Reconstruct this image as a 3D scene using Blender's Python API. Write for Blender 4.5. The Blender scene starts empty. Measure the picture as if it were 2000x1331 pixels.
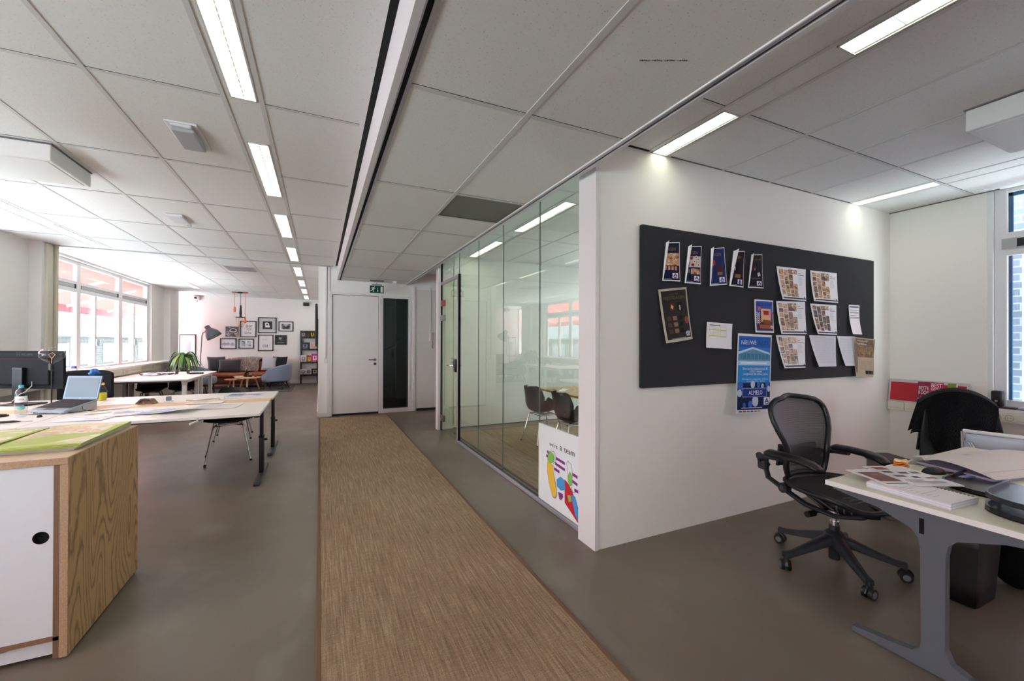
import bpy, bmesh, math, random
from mathutils import Vector, Matrix, noise as mnoise
from mathutils.geometry import tessellate_polygon
random.seed(7)
S = bpy.context.scene
COL = S.collection
R = math.radians

# ------------------------------------------------------------------ camera
F, TH, PI_, RO = 807.0, 0.4350, 0.0032, 0.0036
fw = Vector((math.sin(TH)*math.cos(PI_), math.cos(TH)*math.cos(PI_), math.sin(PI_)))
rt = Vector((math.cos(TH), -math.sin(TH), 0)); up = rt.cross(fw)
rt, up = rt*math.cos(RO)+up*math.sin(RO), up*math.cos(RO)-rt*math.sin(RO)
cam = bpy.data.objects.new('camera', bpy.data.cameras.new('camera')); COL.objects.link(cam)
cam.data.sensor_width = 36; cam.data.lens = F/2000*36
cam.data.clip_start = .05; cam.data.clip_end = 200
M = Matrix((rt, up, -fw)).transposed().to_4x4(); M.translation = (0, 0, 1.4)
cam.matrix_world = M
S.camera = cam
# ------------------------------------------------------------------ light and exposure
S.view_settings.view_transform = 'Standard'
S.view_settings.look = 'None'
S.view_settings.gamma = 1
S.view_settings.use_curve_mapping = False
EXPOSURE = 0.3
SKY = 12.5
LAMP = 7.8
S.view_settings.exposure = EXPOSURE
S.cycles.max_bounces = 10; S.cycles.diffuse_bounces = 6; S.cycles.transmission_bounces = 8
S.cycles.transparent_max_bounces = 12; S.cycles.glossy_bounces = 4
S.cycles.sample_clamp_indirect = 6; S.cycles.caustics_reflective = False; S.cycles.caustics_refractive = False
S.cycles.use_denoising = True
w = bpy.data.worlds.new('sky'); S.world = w; w.use_nodes = True
nt = w.node_tree; nt.nodes.clear()
bg = nt.nodes.new('ShaderNodeBackground'); wo = nt.nodes.new('ShaderNodeOutputWorld')
bg.inputs[0].default_value = (.80, .94, 1, 1); bg.inputs[1].default_value = SKY
nt.links.new(bg.outputs[0], wo.inputs[0])
sun = bpy.data.objects.new('sun', bpy.data.lights.new('sun', 'SUN')); COL.objects.link(sun)
sun.data.energy = 3.5; sun.data.angle = R(1.2); sun.data.color = (1, .95, .88)
sun.rotation_euler = Vector((.95, 2.85, -1.5)).to_track_quat('-Z', 'Y').to_euler()
def portal(x, y0, y1, z0, z1, sgn):
    l = bpy.data.lights.new('sky_portal', 'AREA'); l.shape = 'RECTANGLE'; l.size = y1-y0; l.size_y = z1-z0
    l.cycles.is_portal = True
    o = bpy.data.objects.new('sky_portal', l); COL.objects.link(o)
    o.matrix_world = Matrix.Translation((x, (y0+y1)/2, (z0+z1)/2)) @ Vector((sgn, 0, 0)).to_track_quat('-Z', 'Z').to_matrix().to_4x4()
for y0, y1 in ((8.2, 12.75), (14.4, 15.3), (2.9, 7.3), (-3, 2)): portal(-3.85, y0, y1, .9, 2.75, 1)
portal(5.577, -2.9, 1.5, .9, 2.75, -1); portal(5.577, 2.9, 6.1, .9, 2.75, -1)

# ------------------------------------------------------------------ materials
def lin(h):
    if isinstance(h, str):
        c = [int(h[i:i+2], 16)/255 for i in (0, 2, 4)]
        return tuple(x/12.92 if x < .04045 else ((x+.055)/1.055)**2.4 for x in c)
    return h
MC = {}
def newmat(name):
    m = bpy.data.materials.new(name); m.use_nodes = True
    return m, m.node_tree, m.node_tree.nodes['Principled BSDF']
def mat(c, rough=.5, metal=0, spec=.5, name=None, bump=0, bscale=60, var=0, sheen=0, coat=0, vscale=8):
    k = (c, rough, metal, spec, bump, bscale, var, sheen, coat)
    if k in MC: return MC[k]
    m, nt, b = newmat(name or 'paint_'+str(c)); col = lin(c)
    b.inputs['Base Color'].default_value = (*col, 1); b.inputs['Roughness'].default_value = rough
    b.inputs['Metallic'].default_value = metal; b.inputs['Specular IOR Level'].default_value = spec
    if sheen: b.inputs['Sheen Weight'].default_value = sheen
    if coat: b.inputs['Coat Weight'].default_value = coat
    tc = nt.nodes.new('ShaderNodeTexCoord')
    if bump:
        n = nt.nodes.new('ShaderNodeTexNoise'); n.inputs['Scale'].default_value = bscale; n.inputs['Detail'].default_value = 3
        bp = nt.nodes.new('ShaderNodeBump'); bp.inputs['Strength'].default_value = bump; bp.inputs['Distance'].default_value = .01
        nt.links.new(tc.outputs['Object'], n.inputs['Vector']); nt.links.new(n.outputs[0], bp.inputs['Height']); nt.links.new(bp.outputs[0], b.inputs['Normal'])
    if var:
        n = nt.nodes.new('ShaderNodeTexNoise'); n.inputs['Scale'].default_value = vscale; n.inputs['Detail'].default_value = 4
        r = nt.nodes.new('ShaderNodeMixRGB'); r.inputs[1].default_value = (*[x*(1-var) for x in col], 1); r.inputs[2].default_value = (*[min(1, x*(1+var)) for x in col], 1)
        nt.links.new(tc.outputs['Object'], n.inputs['Vector']); nt.links.new(n.outputs[0], r.inputs[0]); nt.links.new(r.outputs[0], b.inputs['Base Color'])
    MC[k] = m
    return m
def mapping(nt, scale, coord='Object', loc=(0, 0, 0)):
    tc = nt.nodes.new('ShaderNodeTexCoord'); mp = nt.nodes.new('ShaderNodeMapping'); mp.inputs['Scale'].default_value = scale; mp.inputs['Location'].default_value = loc
    nt.links.new(tc.outputs[coord], mp.inputs[0]); return mp.outputs[0]
def node(nt, t, **kw):
    n = nt.nodes.new(t)
    for k, v in kw.items():
        if k in n.inputs: n.inputs[k].default_value = v
        else: setattr(n, k, v)
    return n
def ramp(nt, src, stops, interp='LINEAR'):
    r = nt.nodes.new('ShaderNodeValToRGB'); cr = r.color_ramp; cr.interpolation = interp
    cr.elements[0].position = stops[0][0]; cr.elements[0].color = (*lin(stops[0][1]), 1)
    cr.elements[1].position = stops[-1][0]; cr.elements[1].color = (*lin(stops[-1][1]), 1)
    for p, c in stops[1:-1]: e = cr.elements.new(p); e.color = (*lin(c), 1)
    nt.links.new(src, r.inputs[0]); return r.outputs[0]
def math_(nt, op, a, b=None):
    n = nt.nodes.new('ShaderNodeMath'); n.operation = op
    for i, v in enumerate((a, b)):
        if v is None: continue
        if isinstance(v, (int, float)): n.inputs[i].default_value = v
        else: nt.links.new(v, n.inputs[i])
    return n.outputs[0]
def bump(nt, b, h, s, d=.005):
    bp = node(nt, 'ShaderNodeBump', Strength=s, Distance=d); nt.links.new(h, bp.inputs['Height']); nt.links.new(bp.outputs[0], b.inputs['Normal'])

def m_concrete():
    m, nt, b = newmat('polished_concrete')
    n1 = node(nt, 'ShaderNodeTexNoise', Scale=.8, Detail=4, Roughness=.5); nt.links.new(mapping(nt, (1, 1, 1), loc=(3.1, 2.2, 5.37)), n1.inputs['Vector'])
    n2 = node(nt, 'ShaderNodeTexNoise', Scale=3.2, Detail=3, Roughness=.5); nt.links.new(mapping(nt, (1, .7, 1), loc=(1.3, 4.2, 2.41)), n2.inputs['Vector'])
    n3 = node(nt, 'ShaderNodeTexNoise', Scale=70, Detail=3); nt.links.new(mapping(nt, (1, 1, 1)), n3.inputs['Vector'])
    c1 = ramp(nt, n1.outputs[0], [(.3, '5f5549'), (.5, '6c6256'), (.7, '796f63')])
    c2 = ramp(nt, n2.outputs[0], [(.4, '000000'), (.58, '404040'), (.7, 'c0c0c0')])
    mx = node(nt, 'ShaderNodeMixRGB', blend_type='MIX'); mx.inputs[2].default_value = (*lin('8b867b'), 1)
    nt.links.new(math_(nt, 'MULTIPLY', c2, .6), mx.inputs[0]); nt.links.new(c1, mx.inputs[1])
    nt.links.new(mx.outputs[0], b.inputs['Base Color'])
    nt.links.new(math_(nt, 'ADD', math_(nt, 'MULTIPLY', n2.outputs[0], .22), .26), b.inputs['Roughness'])
    b.inputs['Specular IOR Level'].default_value = .5
    return m
def m_sisal():
    m, nt, b = newmat('sisal_weave')
    mp = mapping(nt, (1, 1, 1))
    sp = node(nt, 'ShaderNodeSeparateXYZ'); nt.links.new(mp, sp.inputs[0])
    streak = node(nt, 'ShaderNodeTexNoise', Scale=1, Detail=5, Roughness=.7); nt.links.new(mapping(nt, (90, 3.2, 1)), streak.inputs['Vector'])
    cross = node(nt, 'ShaderNodeTexNoise', Scale=1, Detail=4, Roughness=.7); nt.links.new(mapping(nt, (9, 150, 1)), cross.inputs['Vector'])
    fine = node(nt, 'ShaderNodeTexNoise', Scale=260, Detail=3); nt.links.new(mp, fine.inputs['Vector'])
    big = node(nt, 'ShaderNodeTexNoise', Scale=1.1, Detail=3); nt.links.new(mp, big.inputs['Vector'])
    s = math_(nt, 'ADD', math_(nt, 'MULTIPLY', streak.outputs[0], .46), math_(nt, 'ADD', math_(nt, 'MULTIPLY', cross.outputs[0], .16), math_(nt, 'ADD', math_(nt, 'MULTIPLY', fine.outputs[0], .26), math_(nt, 'MULTIPLY', big.outputs[0], .12))))
    c = ramp(nt, s, [(.36, '66543f'), (.46, '89735c'), (.53, '9d866d'), (.64, 'bda78b')])
    nt.links.new(c, b.inputs['Base Color']); b.inputs['Roughness'].default_value = .95; b.inputs['Specular IOR Level'].default_value = .15
    ribs = math_(nt, 'SINE', math_(nt, 'MULTIPLY', sp.outputs[1], 1050))
    bump(nt, b, math_(nt, 'ADD', math_(nt, 'MULTIPLY', ribs, .3), s), .5, .004)
    return m
def m_oak(name='oak_veneer', a='7d5d3a', bb='b38e60', sc=(1, 1, 1), n_=24):
    m, nt, b = newmat(name)
    n1 = node(nt, 'ShaderNodeTexNoise', Scale=1, Detail=1.2, Roughness=.4, Distortion=.25); nt.links.new(mapping(nt, (3.4*sc[0], 3.4*sc[1], .9*sc[2])), n1.inputs['Vector'])
    n2 = node(nt, 'ShaderNodeTexNoise', Scale=1, Detail=4); nt.links.new(mapping(nt, (230*sc[0], 230*sc[1], 7*sc[2])), n2.inputs['Vector'])
    n3 = node(nt, 'ShaderNodeTexNoise', Scale=1, Detail=2); nt.links.new(mapping(nt, (30*sc[0], 30*sc[1], 12*sc[2])), n3.inputs['Vector'])
    fr = math_(nt, 'FRACT', math_(nt, 'ADD', math_(nt, 'MULTIPLY', n1.outputs[0], n_), math_(nt, 'MULTIPLY', n3.outputs[0], .7)))
    sh = math_(nt, 'ABSOLUTE', math_(nt, 'SUBTRACT', fr, .5))
    s = math_(nt, 'ADD', math_(nt, 'MULTIPLY', sh, 1.4), math_(nt, 'MULTIPLY', n2.outputs[0], .3))
    nt.links.new(ramp(nt, s, [(.15, a), (.5, bb), (.9, bb)]), b.inputs['Base Color'])
    b.inputs['Roughness'].default_value = .5
    return m
def m_ply():
    m, nt, b = newmat('plywood_edge')
    n2 = node(nt, 'ShaderNodeTexNoise', Scale=1, Detail=4); nt.links.new(mapping(nt, (160, 160, 160)), n2.inputs['Vector'])
    nt.links.new(ramp(nt, n2.outputs[0], [(.3, 'a98866'), (.55, 'b79677'), (.75, 'c4a587')]), b.inputs['Base Color'])
    b.inputs['Roughness'].default_value = .6
    return m
def m_tile():
    m, nt, b = newmat('mineral_ceiling_tile')
    mp = mapping(nt, (1, 1, 1))
    v = node(nt, 'ShaderNodeTexVoronoi', Scale=75); nt.links.new(mp, v.inputs['Vector'])
    n = node(nt, 'ShaderNodeTexNoise', Scale=120, Detail=3); nt.links.new(mp, n.inputs['Vector'])
    g = math_(nt, 'ADD', v.outputs['Distance'], math_(nt, 'MULTIPLY', n.outputs[0], .35))
    nt.links.new(ramp(nt, g, [(.2, '9b9b99'), (.29, 'e2e2e0'), (.6, 'e8e8e6')]), b.inputs['Base Color'])
    b.inputs['Roughness'].default_value = .95; b.inputs['Specular IOR Level'].default_value = .1
    return m
def m_glass(name, tint=(1, 1, 1), ior=1.5, rough=0, gl=1.0):
    m = bpy.data.materials.new(name); m.use_nodes = True; nt = m.node_tree; nt.nodes.clear()
    o = node(nt, 'ShaderNodeOutputMaterial'); t = node(nt, 'ShaderNodeBsdfTransparent'); g = node(nt, 'ShaderNodeBsdfGlossy')
    t.inputs[0].default_value = (*tint, 1); g.inputs['Roughness'].default_value = rough; g.inputs[0].default_value = (gl, gl, gl, 1)
    fr = node(nt, 'ShaderNodeFresnel', IOR=ior); mx = node(nt, 'ShaderNodeMixShader')
    geo = node(nt, 'ShaderNodeNewGeometry')
    f2 = math_(nt, 'MULTIPLY', fr.outputs[0], math_(nt, 'SUBTRACT', 1.0, geo.outputs['Backfacing']))
    nt.links.new(f2, mx.inputs[0]); nt.links.new(t.outputs[0], mx.inputs[1]); nt.links.new(g.outputs[0], mx.inputs[2]); nt.links.new(mx.outputs[0], o.inputs[0])
    return m
def m_emit(name, c, s):
    m = bpy.data.materials.new(name); m.use_nodes = True; nt = m.node_tree; nt.nodes.clear()
    o = node(nt, 'ShaderNodeOutputMaterial'); e = node(nt, 'ShaderNodeEmission'); e.inputs[0].default_value = (*lin(c), 1); e.inputs[1].default_value = s
    nt.links.new(e.outputs[0], o.inputs[0]); return m
def m_transl(name, c, c2=None, k=.5):
    m = bpy.data.materials.new(name); m.use_nodes = True; nt = m.node_tree; nt.nodes.clear()
    o = node(nt, 'ShaderNodeOutputMaterial'); d = node(nt, 'ShaderNodeBsdfDiffuse'); t = node(nt, 'ShaderNodeBsdfTranslucent'); mx = node(nt, 'ShaderNodeMixShader')
    d.inputs[0].default_value = (*lin(c), 1); t.inputs[0].default_value = (*lin(c2 or c), 1); mx.inputs[0].default_value = k
    nt.links.new(d.outputs[0], mx.inputs[1]); nt.links.new(t.outputs[0], mx.inputs[2]); nt.links.new(mx.outputs[0], o.inputs[0]); return m
def m_brick(name, a, b_, mortar, bw=.21, bh=.065, axis='yz'):
    m, nt, b = newmat(name)
    sp = node(nt, 'ShaderNodeSeparateXYZ'); nt.links.new(mapping(nt, (1, 1, 1)), sp.inputs[0])
    cb = node(nt, 'ShaderNodeCombineXYZ'); nt.links.new(sp.outputs[1 if axis == 'yz' else 0], cb.inputs[0]); nt.links.new(sp.outputs[2], cb.inputs[1])
    br = node(nt, 'ShaderNodeTexBrick'); nt.links.new(cb.outputs[0], br.inputs['Vector'])
    for k, v in {'Scale': 1, 'Brick Width': bw, 'Row Height': bh, 'Mortar Size': bh*.09}.items(): br.inputs[k].default_value = v
    br.inputs['Color1'].default_value = (*lin(a), 1); br.inputs['Color2'].default_value = (*lin(b_), 1); br.inputs['Mortar'].default_value = (*lin(mortar), 1)
    nt.links.new(br.outputs[0], b.inputs['Base Color']); b.inputs['Roughness'].default_value = .9
    bump(nt, b, br.outputs['Fac'], -.6, .01)
    return m
def m_photo(seed, pal, sc=40, dark=0):
    k = ('photo', seed, tuple(pal), sc)
    if k in MC: return MC[k]
    m, nt, b = newmat('printed_photo')
    mp = node(nt, 'ShaderNodeMapping'); tc = node(nt, 'ShaderNodeTexCoord'); mp.inputs['Location'].default_value = (seed*3.1, seed, seed*1.7)
    nt.links.new(tc.outputs['Object'], mp.inputs[0])
    n = node(nt, 'ShaderNodeTexNoise', Scale=sc*2.2, Detail=4, Distortion=1.5); nt.links.new(mp.outputs[0], n.inputs['Vector'])
    v = node(nt, 'ShaderNodeTexVoronoi', Scale=sc*1.3, feature='SMOOTH_F1'); nt.links.new(n.outputs['Color'] if 0 else mp.outputs[0], v.inputs['Vector'])
    s = math_(nt, 'ADD', math_(nt, 'MULTIPLY', node_sep(nt, v.outputs['Color']), .45), math_(nt, 'MULTIPLY', n.outputs[0], .65))
    s = math_(nt, 'SUBTRACT', math_(nt, 'MULTIPLY', s, 1.9), .52)
    st = [(i/(len(pal)-.3)*.85+.1, c) for i, c in enumerate(pal)]
    nt.links.new(ramp(nt, s, st), b.inputs['Base Color']); b.inputs['Roughness'].default_value = .4
    MC[k] = m
    return m
def node_sep(nt, c):
    s = node(nt, 'ShaderNodeSeparateColor'); nt.links.new(c, s.inputs[0]); return s.outputs[0]

WALL = mat('efefed', .85, 0, .2, 'white_wall_paint', bump=.03, bscale=90)
WALLW = mat('edebe4', .85, 0, .2, 'warm_white_wall_paint', bump=.03, bscale=90)
TRIM = mat('e4e3e3', .45, 0, .4, 'white_trim_paint')
CONC = m_concrete(); SISAL = m_sisal(); TILE = m_tile()
OAK = m_oak(); PLY = m_ply(); BIRCH = m_oak('light_wood', 'cda880', 'ddbb92', (.2, 1, 3), 6)
BLACK = mat('08080a', .45, name='black_plastic'); BLACKM = mat('17181a', .6, name='matte_black'); SLOT = mat('020202', .9)
CHROME = mat('d8dade', .12, 1, name='chrome'); ALU = mat('c3c1cb', .35, .7, name='aluminium'); STEEL = mat('9a9ca0', .3, 1)
WHITE = mat('eeeeec', .4, name='white_laminate'); PAPER = mat('e9e9ec', .7, name='paper'); GREYT = mat('3b4048', .55, name='dark_grey_metal')
GGLASS = m_glass('partition_glass', (.91, .945, .915), 1.85); GDARK = m_glass('tinted_glass', (.42, .50, .48), 1.5); CGLASS = m_glass('clear_glass', (.97, .98, .98), 1.45)
LIGHTW = m_emit('fluorescent_panel', 'f8fce6', LAMP)

# ------------------------------------------------------------------ mesh builder
class MB:
    def __init__(s): s.bm = bmesh.new(); s.m = []
    def mi(s, m):
        if m not in s.m: s.m.append(m)
        return s.m.index(m)
    def quad(s, pts, m):
        f = s.bm.faces.new([s.bm.verts.new(p) for p in pts]); f.material_index = s.mi(m); return f
    def box(s, x0, x1, y0, y1, z0, z1, m, bev=0, seg=2, mtx=None):
        c = Vector(((x0+x1)/2, (y0+y1)/2, (z0+z1)/2)); d = (abs(x1-x0), abs(y1-y0), abs(z1-z0))
        t = bmesh.new(); bmesh.ops.create_cube(t, size=1)
        for v in t.verts: v.co = Vector((v.co.x*d[0], v.co.y*d[1], v.co.z*d[2]))+c
        if bev: bmesh.ops.bevel(t, geom=t.edges[:], offset=min(bev, min(d)*.49), segments=seg, profile=.5, affect='EDGES')
        s.merge(t, m, mtx); return s
    def merge(s, t, m, mtx=None):
        mi = s.mi(m); vm = {}
        for v in t.verts: vm[v] = s.bm.verts.new(mtx @ v.co if mtx else v.co)
        for f in t.faces:
            try: nf = s.bm.faces.new([vm[v] for v in f.verts]); nf.material_index = mi
            except ValueError: pass
        t.free()
    def cyl(s, p0, p1, r0, m, r1=None, seg=16, caps=True):
        p0, p1 = Vector(p0), Vector(p1); r1 = r0 if r1 is None else r1
        q = (p1-p0).to_track_quat('Z', 'Y'); mi = s.mi(m); rings = []
        for p, r in ((p0, r0), (p1, r1)):
            rings.append([s.bm.verts.new(p+q @ Vector((math.cos(a)*r, math.sin(a)*r, 0))) for a in [2*math.pi*i/seg for i in range(seg)]])
        for i in range(seg):
            j = (i+1) % seg; f = s.bm.faces.new((rings[0][i], rings[0][j], rings[1][j], rings[1][i])); f.material_index = mi
        if caps:
            for rg in (rings[0][::-1], rings[1]): f = s.bm.faces.new(rg); f.material_index = mi
        return s
    def tube(s, pts, r, m, seg=8, closed=False, flat=1.0):
        pts = [Vector(p) for p in pts]; n = len(pts); mi = s.mi(m); rings = []; rr = r if isinstance(r, (list, tuple)) else [r]*n
        prev = None
        for i, p in enumerate(pts):
            t = (pts[(i+1) % n]-pts[i-1]) if closed else (pts[min(i+1, n-1)]-pts[max(i-1, 0)])
            t.normalize()
            if prev is None:
                a = Vector((0, 0, 1)) if abs(t.z) < .9 else Vector((1, 0, 0)); u = t.cross(a).normalized()
            else: u = (prev-t*prev.dot(t)).normalized()
            prev = u; v = t.cross(u)
            rings.append([s.bm.verts.new(p+u*math.cos(a)*rr[i]+v*math.sin(a)*rr[i]*flat) for a in [2*math.pi*k/seg for k in range(seg)]])
        for i in range(n if closed else n-1):
            A, B = rings[i], rings[(i+1) % n]
            for k in range(seg):
                j = (k+1) % seg; f = s.bm.faces.new((A[k], A[j], B[j], B[k])); f.material_index = mi
        if not closed:
            for rg in (rings[0][::-1], rings[-1]): f = s.bm.faces.new(rg); f.material_index = mi
        return s
    def lathe(s, prof, m, seg=24, mtx=None):
        mi = s.mi(m); rings = []
        for r, z in prof:
            rings.append([s.bm.verts.new((mtx or Matrix()) @ Vector((math.cos(a)*max(r, 1e-4), math.sin(a)*max(r, 1e-4), z))) for a in [2*math.pi*i/seg for i in range(seg)]])
        for A, B in zip(rings, rings[1:]):
            for k in range(seg):
                j = (k+1) % seg; f = s.bm.faces.new((A[k], A[j], B[j], B[k])); f.material_index = mi
        return s
    def prism(s, poly, h0, h1, m, axis='z'):
        mi = s.mi(m)
        def P(a, b, h): return {'z': (a, b, h), 'y': (a, h, b), 'x': (h, a, b)}[axis]
        A = [s.bm.verts.new(P(a, b, h0)) for a, b in poly]; B = [s.bm.verts.new(P(a, b, h1)) for a, b in poly]
        n = len(poly)
        for i in range(n):
            j = (i+1) % n; f = s.bm.faces.new((A[i], A[j], B[j], B[i])); f.material_index = mi
        tr = tessellate_polygon([[Vector((a, b, 0)) for a, b in poly]]) if n > 4 else [tuple(range(n))]
        for t in tr:
            for rg in (A, B): f = s.bm.faces.new([rg[i] for i in t]); f.material_index = mi
        return s
    def grid(s, fn, nu, nv, m, closed_u=False):
        mi = s.mi(m); g = [[s.bm.verts.new(fn(i/nu, j/nv)) for j in range(nv+1)] for i in range(nu+(0 if closed_u else 1))]
        for i in range(nu):
            for j in range(nv):
                A, B = g[i], g[(i+1) % len(g)]
                f = s.bm.faces.new((A[j], B[j], B[j+1], A[j+1])); f.material_index = mi
        return s
    def build(s, name, parent=None, smooth=None, loc=None, fix=True, solid=0, sub=0, rz=0):
        if fix: bmesh.ops.recalc_face_normals(s.bm, faces=s.bm.faces[:])
        me = bpy.data.meshes.new(name); s.bm.to_mesh(me); s.bm.free()
        for m in s.m: me.materials.append(m)
        if smooth:
            for p in me.polygons: p.use_smooth = True
            if smooth < 180: me.set_sharp_from_angle(angle=R(smooth))
        o = bpy.data.objects.new(name, me); COL.objects.link(o)
        if parent: o.parent = parent
        if loc: o.location = loc
        if rz: o.rotation_euler.z = rz
        if solid: md = o.modifiers.new('t', 'SOLIDIFY'); md.thickness = solid; md.offset = 0
        if sub: md = o.modifiers.new('s', 'SUBSURF'); md.levels = sub; md.render_levels = sub
        return o
def thing(name, label, cat, loc=(0, 0, 0), rz=0, group=None):
    o = bpy.data.objects.new(name, None); COL.objects.link(o); o.empty_display_size = .05
    o.location = loc; o.rotation_euler = (0, 0, rz); tag(o, label, cat, group); return o
def tag(o, label, cat, group=None):
    o['label'] = label; o['category'] = cat
    if group: o['group'] = group
    return o
def struct(o, label=None):
    o['kind'] = 'structure'
    if label: o['label'] = label
    return o
def kids(o): return [c for c in bpy.data.objects if c.parent == o]
def copy_tree(o, loc=None, rz=None, label=None):
    def rec(a, par):
        c = a.copy(); COL.objects.link(c); c.parent = par
        for k in kids(a):
            rec(k, c)
        return c
    ks = rec(o, None)
    if loc is not None: ks.location = loc
    if rz is not None: ks.rotation_euler = (0, 0, rz)
    if label: ks['label'] = label
    return ks
TX = {}
def text_geo(t):
    if t in TX: return TX[t]
    cu = bpy.data.curves.new('t', 'FONT'); cu.body = t; cu.resolution_u = 2
    o = bpy.data.objects.new('t', cu); COL.objects.link(o); bpy.context.view_layer.update()
    me = bpy.data.meshes.new_from_object(o.evaluated_get(bpy.context.evaluated_depsgraph_get()))
    vs = [v.co.copy() for v in me.vertices]; fs = [tuple(p.vertices) for p in me.polygons]
    bpy.data.objects.remove(o); bpy.data.curves.remove(cu); bpy.data.meshes.remove(me)
    x0 = min(v.x for v in vs); x1 = max(v.x for v in vs); y0 = min(v.y for v in vs); y1 = max(v.y for v in vs)
    TX[t] = ([((v.x-x0)/(x1-x0), (v.y-y0)/(y1-y0)) for v in vs], fs); return TX[t]
class Sheet:
    """A sheet of paper or a flat panel: P(u, v) is its surface, v runs down from the top edge; prints lie on it."""
    def __init__(s, P, mb=None, off=None): s.P = P; s.mb = mb or MB(); s.n = 0
    def nrm(s, u, v):
        e = .01; a = s.P(u+e, v)-s.P(u-e, v); b = s.P(u, v+e)-s.P(u, v-e); return b.cross(a).normalized()
    def pt(s, u, v, lift): return s.P(u, v)+s.nrm(u, v)*lift
    def base(s, m, nu=6, nv=8):
        if nu > 2: nu, nv = 14, 14
        s.mb.grid(lambda a, b: s.P(a, b), nu, nv, m); return s
    def rect(s, u0, v0, u1, v1, m, nu=2, nv=3):
        s.n += 1; L = .0008+.00012*min(s.n, 60); nu = max(nu, math.ceil((u1-u0)*14)) if nu > 1 else nu; nv = max(nv, math.ceil((v1-v0)*14)) if nv > 1 else nv
        s.mb.grid(lambda a, b: s.pt(u0+(u1-u0)*a, v0+(v1-v0)*b, L), nu, nv, m); return s
    def poly(s, pts, m):
        s.n += 1; L = .0008+.00012*min(s.n, 60); st = [[pts[i] for i in t] for t in tessellate_polygon([[Vector((u, v, 0)) for u, v in pts]])]
        while st:
            t = st.pop(); e = [math.hypot(t[i][0]-t[(i+1) % 3][0], t[i][1]-t[(i+1) % 3][1]) for i in range(3)]; k = e.index(max(e))
            if e[k] > .14:
                a, b, c = t[k], t[(k+1) % 3], t[(k+2) % 3]; h = ((a[0]+b[0])/2, (a[1]+b[1])/2); st += [[a, h, c], [h, b, c]]
            else:
                q = [s.pt(u, v, L) for u, v in t]; q = q if (q[1]-q[0]).cross(q[2]-q[0]).dot(s.nrm(*t[0])) > 0 else q[::-1]; s.mb.quad(q, m)
        return s
    def text(s, t, u0, v0, u1, v1, m):
        s.n += 1; L = .0011+.00012*min(s.n, 60); vs, fs = text_geo(t); mi = s.mb.mi(m); bv = [s.mb.bm.verts.new(s.pt(u0+(u1-u0)*x, v1+(v0-v1)*y, L)) for x, y in vs]
        for f in fs:
            try: fc = s.mb.bm.faces.new([bv[i] for i in f]); fc.material_index = mi
            except ValueError: pass
        return s
def flat(o, ux, vx):
    o, ux, vx = Vector(o), Vector(ux), Vector(vx)
    return lambda u, v: o+ux*u+vx*v
# ================================================================== the setting
C, CC = 2.775, 2.545          # ceiling, corridor ceiling
XL, XR, YB, YF, YD = -3.70, 5.47, -3.2, 15.35, 8.40
LAMPS = []                    # (x0,x1,y0,y1,cells)
def rects(mb, x0, x1, y0, y1, z, m, holes):
    xs = sorted({x0, x1, *[h[0] for h in holes], *[h[1] for h in holes]}); ys = sorted({y0, y1, *[h[2] for h in holes], *[h[3] for h in holes]})
    for a, b in zip(xs, xs[1:]):
        for c, d in zip(ys, ys[1:]):
            if any(h[0]-1e-4 <= a and b <= h[1]+1e-4 and h[2]-1e-4 <= c and d <= h[3]+1e-4 for h in holes): continue
            mb.box(a, b, c, d, z, z+.02, m)
def wallx(name, x0, x1, y0, y1, z0, z1, m=WALL, holes=()):       # wall running along y; holes in (y, z)
    mb = MB(); ys = sorted({y0, y1, *[h[0] for h in holes], *[h[1] for h in holes]}); zs = sorted({z0, z1, *[h[2] for h in holes], *[h[3] for h in holes]})
    for a, b in zip(ys, ys[1:]):
        for c, d in zip(zs, zs[1:]):
            if any(h[0] <= a+1e-4 and b <= h[1]+1e-4 and h[2] <= c+1e-4 and d <= h[3]+1e-4 for h in holes): continue
            mb.box(x0, x1, a, b, c, d, m)
    return struct(mb.build(name))
def wally(name, x0, x1, y0, y1, z0, z1, m=WALL, holes=()):
    mb = MB(); xs = sorted({x0, x1, *[h[0] for h in holes], *[h[1] for h in holes]}); zs = sorted({z0, z1, *[h[2] for h in holes], *[h[3] for h in holes]})
    for a, b in zip(xs, xs[1:]):
        for c, d in zip(zs, zs[1:]):
            if any(h[0] <= a+1e-4 and b <= h[1]+1e-4 and h[2] <= c+1e-4 and d <= h[3]+1e-4 for h in holes): continue
            mb.box(a, b, y0, y1, c, d, m)
    return struct(mb.build(name))
mb = MB(); mb.box(-4.1, 5.9, YB-.1, YF+.2, -.12, 0, CONC); struct(mb.build('floor'), 'polished grey brown concrete floor')
ll = [(-.46, -.33)]
lampA = [(-.465, -.33, a, b) for a, b in ((-.15, .95), (1.62, 2.77), (3.35, 4.50), (5.13, 6.22), (6.88, 7.98), (8.68, 9.80), (10.48, 11.60), (12.24, 13.36), (13.95, 15.05))]
lampB = [(-3.0, -2.86, a, b) for a, b in ((-.2, .95), (1.5, 2.65), (3.2, 4.35), (5.0, 6.15), (6.72, 7.87), (8.5, 9.6), (10.3, 11.4), (12.2, 13.3))]
lampR = [(2.165, 2.305, a, b) for a, b in ((-1.9, -.7), (-.10, 1.10), (1.685, 2.28), (3.44, 4.63), (5.22, 6.32))]
lampR2 = [(4.72, 4.86, a, b) for a, b in ((-2, -.8), (1.665, 2.28), (3.44, 4.63), (5.22, 6.32))]
rec = lambda L: list(L)
mb = MB(); rects(mb, -4.0, .25, YB, YD-.2, C, TILE, rec(lampA[:5]+lampB[:5])); rects(mb, -4.0, .12, YD-.2, YF, C, TILE, rec(lampA[5:]+lampB[5:]))
struct(mb.build('ceiling'), 'white mineral tile ceiling over the window side')
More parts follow.
